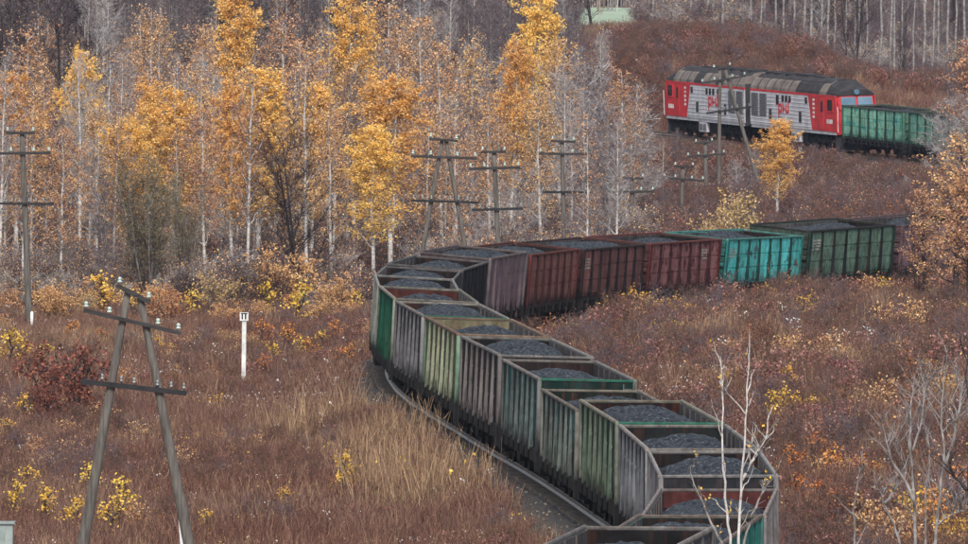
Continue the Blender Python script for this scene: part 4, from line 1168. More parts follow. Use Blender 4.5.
# slim pale trunks on the ridge
rows = []
rr = random.Random(3)
for i in range(38):
    px = 652 + i * 8.6 + rr.uniform(-3, 3); d = rr.uniform(862, 960)
    rows.append((px, d, rr.uniform(13, 20)))
rows.sort()
for i, (px, d, h) in enumerate(rows):
    g = on_ground(px, d)
    plant('tall_trunk', 'birch_tree', g, h, f'slim pale bare birch on the ridge behind the locomotive, {ordn(i + 1)} from the left', group='slim birches on the ridge', var=i)

# bushes spilling out of the wood onto the meadow
rows = []
rr = random.Random(41)
for i in range(24):
    rows.append((4 + i * 15 + rr.uniform(-6, 6), rr.uniform(496, 524), rr.choice(['orange_bush', 'orange_bush', 'pale_bush', 'yellow_sapling', 'orange_sapling'])))
rows = [q_ for q_ in rows if abs(q_[0] - 243) > 9 and abs(q_[0] - 30) > 10]
for i, (px, d, k) in enumerate(rows):
    plant(k, 'shrub', on_ground(px, d), rr.uniform(1.0, 2.4), f'autumn bush at the front edge of the left wood, {ordn(i + 1)} from the left', cat='shrub', group='bushes at the wood edge', width=1.2)

# young trees on the bank between the wagon row and the locomotive
rows = []
rr = random.Random(29)
for px, ty, d in ((648, 128, 735), (662, 140, 720), (676, 128, 745), (640, 150, 700), (655, 168, 690), (668, 178, 672), (695, 165, 700), (735, 160, 700), (748, 178, 680), (790, 172, 690), (806, 164, 715),
                  (820, 176, 690), (836, 168, 715), (850, 178, 690), (866, 168, 715), (880, 172, 700), (896, 160, 715), (640, 95, 800), (625, 110, 770), (612, 130, 730), (752, 150, 715), (905, 176, 680)):
    rows.append((px, ty, d, rr.choice(['thin_birch', 'bare_tree', 'bare_tree', 'orange_birch', 'bare_birch'])))
rows.sort()
for i, (px, ty, d, k) in enumerate(rows):
    g, h = stand(px, d, ty)
    plant(k, 'young_tree', g, max(1.6, h), f'twiggy young tree on the brown bank below the locomotive, {ordn(i + 1)} from the left', group='young trees on the bank', width=1.6, var=i)

# the wood on the left: front trees are individuals
rows = []
rr = random.Random(11)
kinds = ['thin_birch'] * 6 + ['bare_birch'] * 5 + ['bare_tree'] * 6 + ['orange_birch'] * 4 + ['frosty_tree'] * 2
cand = []
for tries in range(4000):
    d = rr.uniform(532, 760); px = rr.uniform(-25, 640)
    x = ray(px, 300, d).x
    if x > float(track_x(d)) - 7: continue
    if d < 545 and px > 360: continue
    if any(abs(px - a) < 15 and d < b_ for a, b_ in ((440, 475), (495, 525), (563, 575), (632, 630), (683, 665), (706, 710))): continue
    if all((x - a) ** 2 + ((d - b_) * .5) ** 2 > 2.0 ** 2 for a, b_, *_ in cand):
        k = rr.choice(kinds)
        if px > 420 and k == 'orange_birch' and rr.random() < .6: k = 'bare_tree'
        if px > 470 and rr.random() < .2: k = 'frosty_tree'
        cand.append((x, d, k, px))
    if len(cand) >= 215: break
byk = {}
for c in cand: byk.setdefault(c[2], []).append(c)
DESC = {'thin_birch': 'thinly leaved birch deep in the wood', 'bare_birch': 'bare white-stemmed birch in the wood', 'bare_tree': 'bare grey-brown tree in the wood',
        'orange_birch': 'orange birch scattered in the wood', 'frosty_tree': 'pale spreading bare tree in the wood'}
for k, lst in byk.items():
    lst.sort(key=lambda c: c[3])
    for i, (x, d, _, px) in enumerate(lst):
        h = {'thin_birch': rr.uniform(8, 12.5), 'bare_birch': rr.uniform(8, 12.5), 'bare_tree': rr.uniform(7, 11.5), 'orange_birch': rr.uniform(7, 11.5), 'frosty_tree': rr.uniform(5, 8)}[k]
        if px > 430: h *= .85
        plant(k, 'birch_tree' if 'birch' in k else 'bare_tree', (x, d, gz(x, d)), h, f'{DESC[k]}, {ordn(i + 1)} of its kind from the left', group=DESC[k].replace(' in the wood', 's in the wood'))

# ------------------------------------------------------------------ scattered stuff (instances of small plants)
def proto_collection(name, items):
    c = bpy.data.collections.new(name)
    for i, (me_, mats) in enumerate(items):
        o = bpy.data.objects.new(f'{name}_{i:02d}', me_)
        while len(me_.materials) < len(mats): me_.materials.append(None)
        for j, mt in enumerate(mats):
            me_.materials[j] = mt
        c.objects.link(o)
    return c

def scatter(name, label, cat, P, sc, coll, seed=0, n_items=1, ix=None):
    r = np.random.default_rng(seed); n = len(P)
    me_ = bpy.data.meshes.new(name); me_.vertices.add(n); me_.vertices.foreach_set('co', np.ascontiguousarray(P, dtype=np.float32).ravel())
    for nm, typ, arr in (('rz', 'FLOAT', r.uniform(0, 6.28, n).astype(np.float32)), ('sc', 'FLOAT', np.asarray(sc, dtype=np.float32)),
                         ('ix', 'INT', (r.integers(0, n_items, n) if ix is None else np.asarray(ix)).astype(np.int32))):
        a = me_.attributes.new(nm, typ, 'POINT'); a.data.foreach_set('value', arr)
    o = bpy.data.objects.new(name, me_); COL.objects.link(o)
    ng = bpy.data.node_groups.new(name, 'GeometryNodeTree')
    ng.interface.new_socket('Geometry', in_out='INPUT', socket_type='NodeSocketGeometry'); ng.interface.new_socket('Geometry', in_out='OUTPUT', socket_type='NodeSocketGeometry')
    gi = ng.nodes.new('NodeGroupInput'); go = ng.nodes.new('NodeGroupOutput'); ip = ng.nodes.new('GeometryNodeInstanceOnPoints')
    ci = ng.nodes.new('GeometryNodeCollectionInfo'); ci.inputs['Collection'].default_value = coll
    ci.inputs['Separate Children'].default_value = True; ci.inputs['Reset Children'].default_value = True
    def attr(nm, typ):
        a = ng.nodes.new('GeometryNodeInputNamedAttribute'); a.data_type = typ; a.inputs['Name'].default_value = nm; return a.outputs['Attribute']
    cx = ng.nodes.new('ShaderNodeCombineXYZ'); ng.links.new(attr('rz', 'FLOAT'), cx.inputs['Z'])
    er = ng.nodes.new('FunctionNodeEulerToRotation'); ng.links.new(cx.outputs[0], er.inputs[0])
    ip.inputs['Pick Instance'].default_value = True
    ng.links.new(gi.outputs[0], ip.inputs['Points']); ng.links.new(ci.outputs[0], ip.inputs['Instance']); ng.links.new(attr('ix', 'INT'), ip.inputs['Instance Index'])
    ng.links.new(er.outputs[0], ip.inputs['Rotation']); ng.links.new(attr('sc', 'FLOAT'), ip.inputs['Scale']); ng.links.new(ip.outputs[0], go.inputs[0])
    md = o.modifiers.new('scatter', 'NODES'); md.node_group = ng
    tag(o, label, cat, kind='stuff')
    return o

def tuft(seed, n=26, h=.75, spread=.28, w=.016, lean=.25, heads=0):
    p = Plant(seed); r = p.r
    A = np.stack([r.normal(0, spread, n), r.normal(0, spread, n), np.full(n, -.05)], 1)
    d = np.stack([r.normal(0, lean, n), r.normal(0, lean, n), np.ones(n)], 1); L = h * r.uniform(.5, 1.1, n)
    mid = A + d * (L * .55)[:, None]; d2 = d + r.normal(0, lean * .8, (n, 3)) * [1, 1, 0]
    E = mid + d2 * (L * .45)[:, None]
    p.twig(A, mid, w, w * .85); p.twig(mid, E, w * .85, w * .35)
    k = n // 2                                              # side stems of the weeds
    g = r.uniform(.4, 1, k)[:, None]; S = A[:k] + (E[:k] - A[:k]) * g
    p.twig(S, S + np.stack([r.normal(0, .12, k), r.normal(0, .12, k), r.uniform(.08, .25, k)], 1) * h, w * .7, w * .4)
    if heads:
        ix = r.integers(0, n, heads); p.leaf(E[ix] + r.normal(0, .05, (heads, 3)), .05)
    return p.crown_mesh('tuft')
M_SEED = leaf_mat('pale_seed_heads', [(170, 158, 150), (206, 200, 194), (226, 222, 218)])
c_weed = proto_collection('weed', [(tuft(500 + i, 30, .75, .3, .016, .22), (G_MAUVE, L_RUSSET)) for i in range(4)] + [(tuft(510 + i, 26, .7, .28, .015, .25, 14), (G_MAUVE, L_RUSSET)) for i in range(2)]
                        + [(tuft(520 + i, 30, .95, .22, .013, .16), (G_STRAW, L_RUSSET)) for i in range(3)] + [(tuft(530, 22, .8, .25, .013, .25, 16), (G_MAUVE, M_SEED))] + [(tuft(531, 22, .7, .25, .013, .25, 22), (G_MAUVE, L_YELLOW))])
rg = np.random.default_rng(8)
def field_points(n, d0, d1, px0, px1, cond):
    d = np.sqrt(rg.uniform(d0 ** 2, d1 ** 2, n)); px = rg.uniform(px0, px1, n)
    x = (px - 484) / F * d
    k = cond(x, d)
    x, d = x[k], d[k]
    return np.stack([x, d, ground(x, d)], 1)
def meadow(x, d):
    dx = x - track_x(d)
    edge = 3.2 - .7 * sstep(325, 370, d) + 1.8 * (vnoise(x, d, 2.5, 12) - .5)
    return (dx < -edge) | (dx > 2.9)
Pm = np.concatenate([field_points(68000, 292, 545, -60, 1030, meadow), field_points(26000, 545, 850, 560, 1030, meadow), field_points(9000, 840, 1000, 520, 1030, lambda x, d: x > -100)])
u = .6 * vnoise(Pm[:, 0], Pm[:, 1], 9, 31) + .4 * vnoise(Pm[:, 0], Pm[:, 1], 2.5, 32); v_ = rg.random(len(Pm)); tx = track_x(Pm[:, 1])
ixm = rg.integers(0, 4, len(Pm))
ixm = np.where(v_ < .14, 4 + rg.integers(0, 2, len(Pm)), ixm)
ixm = np.where((v_ > .93 - .5 * sstep(.6, .8, u)) , 6 + rg.integers(0, 3, len(Pm)), ixm)
near = (Pm[:, 0] - tx > -4.2 - 3 * u) & (Pm[:, 0] - tx < -2.4) & (Pm[:, 1] > 334) & (Pm[:, 1] < 385) & (v_ > .66)
ixm = np.where(near, 6 + rg.integers(0, 3, len(Pm)), ixm)
ixm = np.where((v_ < .008), 9, ixm); ixm = np.where((v_ > .988), 10, ixm)
ixm = np.where((vnoise(Pm[:, 0], Pm[:, 1], 7, 44) > .74) & (v_ < .05), 9, ixm)
scm = rg.uniform(.55, 1.25, len(Pm)) * np.where(near & (u > .4), rg.uniform(1.2, 2.0, len(Pm)), 1.0) * np.where(Pm[:, 0] > tx, 1.1, .95) * (.6 + .8 * vnoise(Pm[:, 0], Pm[:, 1], 5, 61))
scatter('dry_grass', 'brown dry grass and weeds covering the meadows and banks', 'grass', Pm, scm, c_weed, 3, 11, ixm)

# thicket under and behind the trees
M_BRUSH = simple('russet_brush', (108, 86, 78), (82, 64, 58), 1.0, .95, bump=0, spec=.05)
L_ROSE = leaf_mat('rosy_brown_leaves', [(112, 72, 66), (160, 112, 102), (196, 152, 142)])
c_bush = proto_collection('thicket', [(grow(600 + i, 2.6, 1.1, .05, 34, (15, 60), .03, 6, .8, leaves=90 + 110 * (i % 3), leaf=.09, twigs=9, sub=3, twig_w=.018, shape='vase', sub_len=.35).crown_mesh('thicket'),
                                       ([M_TWIG, M_TWIGD, M_TWIG, M_TWIGD, M_TWIGP, M_TWIG][i], [L_ORANGE, L_RUSSET, L_ORANGE, L_PALE, L_PALE, L_ORANGE][i])) for i in range(6)]
    + [(grow(620 + i, 2.4, 1.2, .05, 36, (15, 60), .03, 6, .8, leaves=70, leaf=.11, twigs=9, sub=3, twig_w=.018, shape='vase', sub_len=.35).crown_mesh('thicket'), (M_BRUSH if i < 2 else M_TWIG, L_RUSSET)) for i in range(3)]
    + [(grow(630 + i, 2.2, 1.3, .05, 34, (15, 65), .03, 6, .8, leaves=430, leaf=.15, twigs=8, sub=2, twig_w=.02, shape='round', sub_len=.35).crown_mesh('thicket'), (M_BRUSH, [L_ROSE, L_RUSSET, L_ORANGE, L_YELLOW][i])) for i in range(4)])
def inwood(x, d):
    dx = x - track_x(d)
    px = 484 + x * F / d
    return (dx < -6) & ((px < 640) | (d > 900)) & ~((d < 548) & (px > 365) & (d < 530))
Pw = field_points(9000, 522, 860, -60, 650, inwood)
Pw2 = field_points(3400, 560, 745, 600, 1000, lambda x, d: np.abs(x - track_x(d)) > 8.0)
Pw4 = field_points(1500, 885, 1100, 640, 1040, lambda x, d: x > -100)
Pw3 = field_points(2400, 795, 900, 600, 1030, lambda x, d: (x - track_x(d)) > 5.0)
Pm2 = field_points(7000, 292, 530, -60, 1030, lambda x, d: (meadow(x, d) & ((x > track_x(d) + 3.5) | (vnoise(x, d, 8, 71) > .6))))
scw = np.concatenate([np.where(Pm2[:, 0] > track_x(Pm2[:, 1]), rg.uniform(.22, .6, len(Pm2)) * (.5 + 1.0 * vnoise(Pm2[:, 0], Pm2[:, 1], 3.5, 17)), rg.uniform(.18, .45, len(Pm2))), rg.uniform(.25, .9, len(Pw)) * (.7 + .9 * vnoise(Pw[:, 0], Pw[:, 1], 4, 90)), rg.uniform(.3, .8, len(Pw2)), rg.uniform(.25, .8, len(Pw3)), rg.uniform(.6, 1.5, len(Pw4))])
scatter('thicket', 'twiggy leafless brush under the trees and on the bank', 'brush', np.concatenate([Pm2, Pw, Pw2, Pw3, Pw4]), scw, c_bush, 4, 13,
        np.concatenate([np.where(Pm2[:, 0] > track_x(Pm2[:, 1]), np.where(vnoise(Pm2[:, 0], Pm2[:, 1], 4, 23) > .55, rg.choice([9, 10, 11, 9, 6, 11, 7, 7, 12], len(Pm2)), rg.choice([6, 7, 6, 8, 7, 8, 6, 9], len(Pm2))), rg.choice([6, 7, 7, 6, 8, 6, 7, 8, 9, 11], len(Pm2))), rg.integers(0, 6, len(Pw)), rg.choice([6, 7, 8, 8, 6, 3, 6, 9, 8, 2, 7, 10], len(Pw2)), rg.choice([6, 7, 6, 8, 9, 7, 8, 7, 10], len(Pw3)), rg.choice([8, 4, 3, 8], len(Pw4))]))

# loose stones on the shoulder of the ballast
stones = []
for i in range(4):
    b = MB(); r_ = random.Random(i)
    b.lathe([(.02, -.03), (.05, -.02), (.06, .01), (.04, .045), (.01, .055)], (0, 0, 0), 5)
    b.v = [(x * r_.uniform(.7, 1.3), y * r_.uniform(.7, 1.3), z * r_.uniform(.7, 1.2)) for x, y, z in b.v]
    stones.append((b.mesh('stone'), (simple('ballast_stone_%s' % 'abcd'[i], [(124, 116, 104), (98, 91, 83), (144, 135, 121), (80, 75, 70)][i], None, 5.0, .9),)))
c_stone = proto_collection('stone', stones)
ns = 9000
ps = rg.integers(0, len(PP), ns); ps = ps[(PP[ps, 1] > 296) & (PP[ps, 1] < 470)]
us = rg.uniform(1.5, 4.4, len(ps))
pu = np.array([q_[0] for q_ in prof]); pv_ = np.array([q_[1] for q_ in prof])
Ps = np.stack([PP[ps, 0] + nn[ps, 0] * us + rg.normal(0, .3, len(ps)) * tg[ps, 0], PP[ps, 1] + nn[ps, 1] * us + rg.uniform(-.5, .5, len(ps)), pz[ps] + np.interp(us, pu, pv_) + .015 + pc[ps] * np.clip(us, -1.6, 1.6)], 1)
scatter('ballast_stones', 'loose grey stones on the ballast shoulder left of the train', 'stones', Ps, rg.uniform(.3, .85, len(Ps)), c_stone, 12, 4)

# the far wood on the plateau and on the hills beyond
far_items = []
for k, i in (('bare_tree', 0), ('bare_tree', 1), ('bare_birch', 0), ('bare_tree', 2), ('thin_birch', 1), ('dark_tree', 0)):
    tm, cm, bark, cm2 = PROTO[k][i]
    far_items.append((tm, cm, bark, cm2))
c_far = bpy.data.collections.new('far_trees')
for i, (tm, cm, bark, cm2) in enumerate(far_items):
    nt_ = len(tm.vertices); nc = len(cm.vertices)
    Vt = np.empty(nt_ * 3, np.float32); tm.vertices.foreach_get('co', Vt); Vc = np.empty(nc * 3, np.float32); cm.vertices.foreach_get('co', Vc)
    Qt = np.empty(len(tm.loops), np.int32); tm.loops.foreach_get('vertex_index', Qt); Qc = np.empty(len(cm.loops), np.int32); cm.loops.foreach_get('vertex_index', Qc)
    mi = np.empty(len(cm.polygons), np.int32); cm.polygons.foreach_get('material_index', mi)
    me_ = np_mesh('far_tree', np.concatenate([Vt, Vc]).reshape(-1, 3), np.concatenate([Qt, Qc + nt_]).reshape(-1, 4),
                  {'v': ('FLOAT', 'POINT', np.random.default_rng(i).random(nt_ + nc).astype(np.float32))}, np.concatenate([np.zeros(len(tm.polygons)), mi + 1]))
    for mt in (bark, cm2[0], cm2[1]): me_.materials.append(mt)
    o = bpy.data.objects.new(f'far_trees_{i}', me_); c_far.objects.link(o)
def farwood(x, d):
    px = 484 + x * F / d
    return ~((px > 575) & (px < 680) & (d < 1150) & (vnoise(px, d, 9, 5) < .8))
Pf = np.concatenate([field_points(420, 800, 1000, -80, 600, farwood), field_points(900, 960, 1500, -80, 1050, farwood), field_points(90, 1155, 1330, 560, 700, farwood), field_points(2600, 1500, 3300, -80, 1050, farwood)])
scf = np.where(Pf[:, 1] > 1500, rg.uniform(.9, 1.5, len(Pf)), rg.uniform(.45, .85, len(Pf)))
scatter('far_forest', 'far bare autumn forest on the plateau and hills', 'forest', Pf, scf, c_far, 6, 6)
#PART4
# ================================================================== pole line and trackside things
def ins_mesh(big=True):
    b = MB(); s_ = .85 if big else .55
    b.lathe([(.014, -.02), (.014, .05), (.05 * s_, .05), (.088 * s_, .055), (.092 * s_, .085), (.055 * s_, .10), (.055 * s_, .125), (.075 * s_, .14), (.06 * s_, .18), (.025, .21)], (0, 0, 0), 8)
    return b.mesh('insulator', True)
M_INS2 = simple('porcelain', (150, 154, 152), (112, 116, 116), 8.0, .3, bump=0, spec=.5)
I_BIG, I_SMALL = ins_mesh(True), ins_mesh(False)
POLES = 'wooden poles of the line beside the railway'
def pole(label, d, legs, arms, r0=.11, r1=.16, group=POLES):
    foot = on_ground(legs[0][1][0], d)
    root = empty('utility_pole', foot)
    o = Vector(foot)
    tops = []
    for (tx_, ty_), (bx_, by_) in legs:
        T = ray(tx_, ty_, d); B = ray(bx_, by_, d)
        dirn = (B - T); g = gz(B.x, d)
        k = (T.z - (g - .3)) / (T.z - B.z); Bt = T + dirn * k
        q = MB(); n = 9; Ln = (Bt - T).length
        P = [T - o + (Bt - T) * (i / (n - 1)) for i in range(n)]
        q.tube(P, [r0 + (r1 - r0) * i / (n - 1) for i in range(n)], 10)
        q.build('pole', M_POLE, root, True)
    for (p0, p1, nb, big, th) in arms:
        A = ray(*p0, d) - o; B = ray(*p1, d) - o
        A.y -= .16; B.y -= .16; dv = (B - A); L = dv.length; dn = dv.normalized(); upv = Vector((0, 1, 0)).cross(dn) * -1
        if upv.z < 0: upv = -upv
        q = MB(); vs = []
        for e in (A, B):
            for (uy, uz) in ((-.05, -th / 2), (.05, -th / 2), (.05, th / 2), (-.05, th / 2)):
                vs.append(e + Vector((0, uy, 0)) + upv * uz)
        q.add(vs, [(0, 1, 2, 3), (7, 6, 5, 4), (0, 4, 5, 1), (1, 5, 6, 2), (2, 6, 7, 3), (3, 7, 4, 0)])
        arm = q.build('crossarm', M_ARM if big else M_ARMD, root)
        for f in nb:
            io = link('insulator', I_BIG if big else I_SMALL, arm, M_INS if big else M_INS2)
            io.location = A + dv * f + upv * (th / 2)
    tag(root, label, 'pole', group)
    return root
E4 = (.03, .30, .70, .97); E2 = (.06, .94); E8 = (.04, .17, .30, .42, .58, .70, .83, .96)
pole('leaning A-frame pole with three crossarms in the near left meadow', 300, [((128, 291), (83, 544)), ((140, 296), (189, 544))],
     [((117, 285), (150, 302), E2, True, .12), ((84, 310), (181, 333), (.02, .26, .76, .97), True, .11), ((81, 381), (187, 393), (.2, .38, .5, .72, .85, .97), False, .14)], .10, .19)
pole('tall single pole with three crossarms at the left edge of the wood', 488, [((22, 132), (30, 346))],
     [((6, 133), (35, 133), E2, True, .12), ((-6, 153.5), (51, 153), E4, True, .13), ((-6, 203.5), (54, 204), E8, False, .10)], .12, .17)
pole('A-frame pole rising behind the left bend of the train', 472, [((442, 141), (424, 243)), ((446, 141), (464, 241))],
     [((429, 139), (458, 141), E2, True, .11), ((411, 156), (477, 158.5), E4, True, .11), ((411, 200.5), (479, 202.5), E8, False, .10)], .09, .13)
pole('single pole right of the A-frame behind the train', 520, [((494, 150), (498, 240))],
     [((481, 152), (506, 152), E2, True, .12), ((469, 169), (520, 167.5), E4, True, .13), ((472, 210), (523, 208.5), E8, False, .12)], .11, .145)
pole('single pole above the purple-grey wagon, third from the left behind the train', 570, [((562, 141), (564, 236))],
     [((551, 141), (575, 142), E2, True, .12), ((539, 153.5), (587, 154.5), E4, True, .13), ((541, 192), (587, 192.5), E8, False, .12)], .11, .145)
pole('dark slender pole above the brown wagons, set lowest of the line', 620, [((632, 177), (633, 236))],
     [((622, 178), (644, 178.5), E2, True, .12), ((611, 192.5), (654, 191.5), E4, True, .13), ((612, 227), (656, 228), E8, False, .12)], .11, .14)
pole('pole above the pink-red wagon, left one of a close pair', 660, [((683, 166), (681, 233))],
     [((674, 166.5), (694, 167), E2, True, .12), ((663, 178), (704, 181), E4, True, .13), ((662, 211.5), (704, 213.5), E8, False, .12)], .12, .15)
pole('pole above the pink-red wagon, right one of a close pair', 706, [((705, 142), (708, 234))],
     [((695, 143.5), (713, 142), E2, True, .12), ((687, 157), (725, 154), E4, True, .13), ((687, 189), (726, 185), E8, False, .12)], .12, .17)
pole('A-frame pole in front of the locomotive', 712, [((720, 68), (719, 180)), ((725, 69), (753, 165))],
     [((713, 69), (731, 66.5), E2, True, .12), ((701, 83.5), (746, 76), E4, True, .13), ((706, 113.5), (751, 107), E8, False, .12)], .11, .145)

def post(name, px, y0, y1, wpx, label, d=None, plate=False, lean=0.0, cat='post'):
    g = ground_hit(px, y1, 290) if d is None else on_ground(px, d)
    d = g.y; T = ray(px, y0, d); w_ = wpx * d / F / 2; h = T.z - g.z
    root = empty(name, g)
    q = MB(); q.prism([(-w_, -w_), (w_, -w_), (w_, w_), (-w_, w_)], 'z', -.3, h - .06)
    q.add([(-w_, -w_, h - .06), (w_, -w_, h - .06), (w_, w_, h - .06), (-w_, w_, h - .06), (0, 0, h)], [(0, 1, 4), (1, 2, 4), (2, 3, 4), (3, 0, 4)])
    q.build('post', M_WHITE, root)
    if plate:
        q = MB(); q.box(-.17, .17, -w_ - .04, -w_ - .003, h - .30, h + .03); q.build('number_plate', M_WHITE, root)
        for x in (-.075, .055):
            q = MB(); q.box(x - .028, x + .028, -w_ - .052, -w_ - .038, h - .24, h - .04); q.build('numeral', M_BLACK, root)
        q = MB(); q.box(-.13, .13, -w_ - .052, -w_ - .038, h - .03, h + .005); q.build('plate_bar', M_BLACK, root)
    root.rotation_euler.y = lean
    tag(root, label, cat)
post('marker_post', 243.5, 313, 394, 4.2, 'white marker post with a numbered plate in the left meadow', plate=True)
post('marker_post', 32, 311, 336, 2.8, 'white stake at the foot of the tall left pole', d=486)
post('marker_post', 188, 511, 542, 3.6, 'white stake beside the right leg of the near A-frame pole', d=306, lean=-.08)
post('marker_post', 798.5, 147, 160, 3.0, 'small white post beside the track under the locomotive', d=735)

# grey relay cabinet in the bottom left corner
g = on_ground(2, 306); T = ray(2, 521.5, 306); h = T.z - g.z
cb = empty('relay_cabinet', g)
q = MB(); q.box(-.55, .38, -.35, .35, -.2, h - .05); q.build('body', M_CAB, cb)
q = MB(); q.box(-.60, .43, -.40, .40, h - .05, h); q.build('lid', M_CAB, cb)
q = MB(); q.box(-.45, .16, -.375, -.352, .2, h - .14); dr = q.build('door', M_CAB, cb)
q = MB(); q.box(.08, .11, -.40, -.376, h * .5, h * .5 + .14); q.build('handle', M_BLACK, dr)
tag(cb, 'pale grey-green relay cabinet cut by the bottom left corner', 'cabinet')

# ------------------------------------------------------------------ shrubs and saplings that can be told apart
def s(kind, name, px, y0, y1, label, width=1.0, d=None, group=None, var=None, cat='shrub'):
    g = ground_hit(px, y1, 292) if d is None else on_ground(px, d)
    if px > 500 and d is None:                  # keep clear of the wagons
        dd = g.y
        while dd > 300 and dd > 420 and ray(px, 300, dd).x - float(track_x(dd)) < 4.2: dd -= 1
        g = on_ground(px, dd)
    T = ray(px, y0, g.y)
    plant(kind, name, g, max(.5, T.z - g.z), label, cat=cat, group=group, var=var, width=width)
s('russet_bush', 'shrub', 68, 345, 428, 'large russet shrub left of the near A-frame pole', 1.1)
s('russet_bush', 'shrub', 40, 385, 428, 'lower russet shrub on the left flank of the large one', 1.0, var=1)
s('russet_bush', 'shrub', 176, 374, 396, 'small red-brown shrub behind the right end of the lowest crossarm', 1.0)
s('russet_bush', 'shrub', 231, 485, 510, 'low russet shrub right of the near A-frame pole', 1.0, var=1)
s('orange_bush', 'shrub', 287, 250, 318, 'round orange bush under the dark forked tree', 1.15, d=524)
s('orange_bush', 'shrub', 255, 268, 318, 'smaller orange bush left of the round one', .9, d=528, var=1)
s('orange_bush', 'shrub', 330, 305, 345, 'low orange-yellow bush before the left bend of the train', 1.1, d=505, var=0)
s('orange_bush', 'shrub', 352, 300, 335, 'small orange bush close to the leftmost wagon', .9, d=512, var=1)
YL = 'yellow-leaved saplings in the meadows'
for k, (px, y0, y1, lb) in enumerate([
    (8, 330, 376, 'yellow sapling at the left edge near the tall pole'), (22, 338, 374, 'yellow sapling just left of the tall pole foot'),
    (48, 345, 372, 'yellow sapling right of the tall pole foot'), (160, 338, 362, 'yellow sapling behind the near A-frame pole'), (174, 344, 364, 'second yellow sapling behind the near A-frame pole'),
    (88, 466, 508, 'tall yellow sapling against the left leg of the near A-frame'), (30, 468, 505, 'yellow sapling above the grey cabinet'), (14, 484, 522, 'yellow sapling right above the cabinet lid'),
    (48, 486, 526, 'yellow sapling right of the cabinet'), (112, 498, 548, 'yellow sapling between the A-frame legs, lower one'), (122, 478, 520, 'yellow sapling between the A-frame legs, upper one'),
    (72, 500, 544, 'yellow sapling left of the A-frame leg at the bottom'), (285, 489, 520, 'lone yellow sapling in the lower left meadow'), (214, 396, 420, 'small yellow sapling in the middle of the left meadow'),
    (196, 434, 452, 'tiny yellow sapling right of the A-frame'), (347, 456, 504, 'yellow sapling by the tall straw grass'), (340, 470, 510, 'yellow sapling left of the one by the straw grass'),
    (22, 396, 430, 'yellow sapling left of the large russet shrub'), (8, 420, 452, 'yellow sapling at the left edge below the russet shrub'), (205, 512, 540, 'yellow sapling near the white stake'),
    (645, 300, 330, 'yellow bush before the dark brown wagon'), (658, 302, 328, 'yellow bush under the pink-red wagon'), (768, 286, 314, 'yellow bush under the turquoise wagon, left'),
    (796, 282, 310, 'yellow bush under the turquoise wagon, middle'), (818, 283, 306, 'yellow bush under the joint of turquoise and green wagons'), (908, 296, 322, 'yellow bush below the mauve wagon'),
    (962, 302, 330, 'yellow bush at the right edge of the meadow'), (792, 368, 408, 'yellow sapling right of the train in the right meadow'), (768, 400, 426, 'yellow sapling close to the near wagons'),
    (885, 402, 425, 'pale yellow sapling among the bare stems at right'), (300, 338, 366, 'yellow sapling right of the white marker post'), (275, 345, 376, 'yellow sapling near the white marker post'),
    (320, 330, 356, 'yellow sapling below the low orange bush')]):
    s('yellow_sapling', 'sapling', px, y0, y1, lb, 1.25, group=YL, var=k)
OS = 'orange-leaved saplings in the right meadow'
for k, (px, y0, y1, lb) in enumerate([
    (818, 436, 480, 'orange sapling in the right meadow, upper one of the cluster'), (836, 450, 500, 'orange sapling in the right meadow, right one of the cluster'),
    (808, 478, 525, 'red-orange sapling in the right meadow, left one of the cluster'), (838, 482, 530, 'orange sapling in the right meadow, lowest of the cluster'),
    (800, 448, 486, 'orange sapling nearest the wagons in the cluster'), (925, 492, 548, 'orange sapling in the bottom right corner'), (952, 498, 552, 'orange sapling at the right end of the bottom edge'),
    (965, 470, 525, 'orange sapling at the right edge'), (590, 330, 356, 'pinkish orange sapling right of the middle wagons'), (612, 328, 358, 'pinkish orange sapling behind the near green wagon'),
    (640, 332, 362, 'orange sapling in the right meadow behind the green wagon'), (760, 425, 460, 'small orange sapling beside the near wagon rim'), (870, 458, 500, 'orange sapling between the cluster and the bare stems')]):
    s('orange_sapling', 'sapling', px, y0, y1, lb, 1.2, group=OS, var=k)
for k, (px, y0, y1, lb) in enumerate([
    (262, 322, 352, 'orange sapling just right of the white marker post plate'), (290, 326, 356, 'orange sapling below the round orange bush'), (312, 340, 370, 'orange sapling in the meadow right of the marker post'),
    (338, 322, 350, 'orange sapling near the bend of the train'), (345, 345, 372, 'lower orange sapling near the bend of the train'), (268, 356, 384, 'orange sapling level with the marker post foot'),
    (100, 330, 352, 'orange sapling at the wood edge behind the near A-frame'), (70, 322, 345, 'orange sapling at the wood edge above the russet shrub')]):
    s('orange_sapling', 'sapling', px, y0, y1, lb, 1.3, group='orange-leaved saplings along the wood edge', var=k)
for k, (px, y0, y1, lb) in enumerate([
    (842, 360, 392, 'purple-red shrub in the right meadow'), (862, 364, 390, 'purple-red shrub just right of the other one'), (858, 281, 298, 'small reddish shrub below the green wagon'),
    (872, 448, 480, 'dark red shrub among the bare stems at right'), (668, 300, 322, 'small red shrub beside the yellow bush under the pink-red wagon'), (806, 400, 440, 'dull red shrub above the orange cluster'),
    (830, 405, 445, 'dull red shrub right of the yellow sapling in the right meadow'), (700, 330, 358, 'dull red shrub in the right meadow behind the near train'), (600, 318, 345, 'dull red shrub below the brown wagons')]):
    s('red_bush', 'shrub', px, y0, y1, lb, 1.4, group='reddish shrubs of the meadow', var=k)

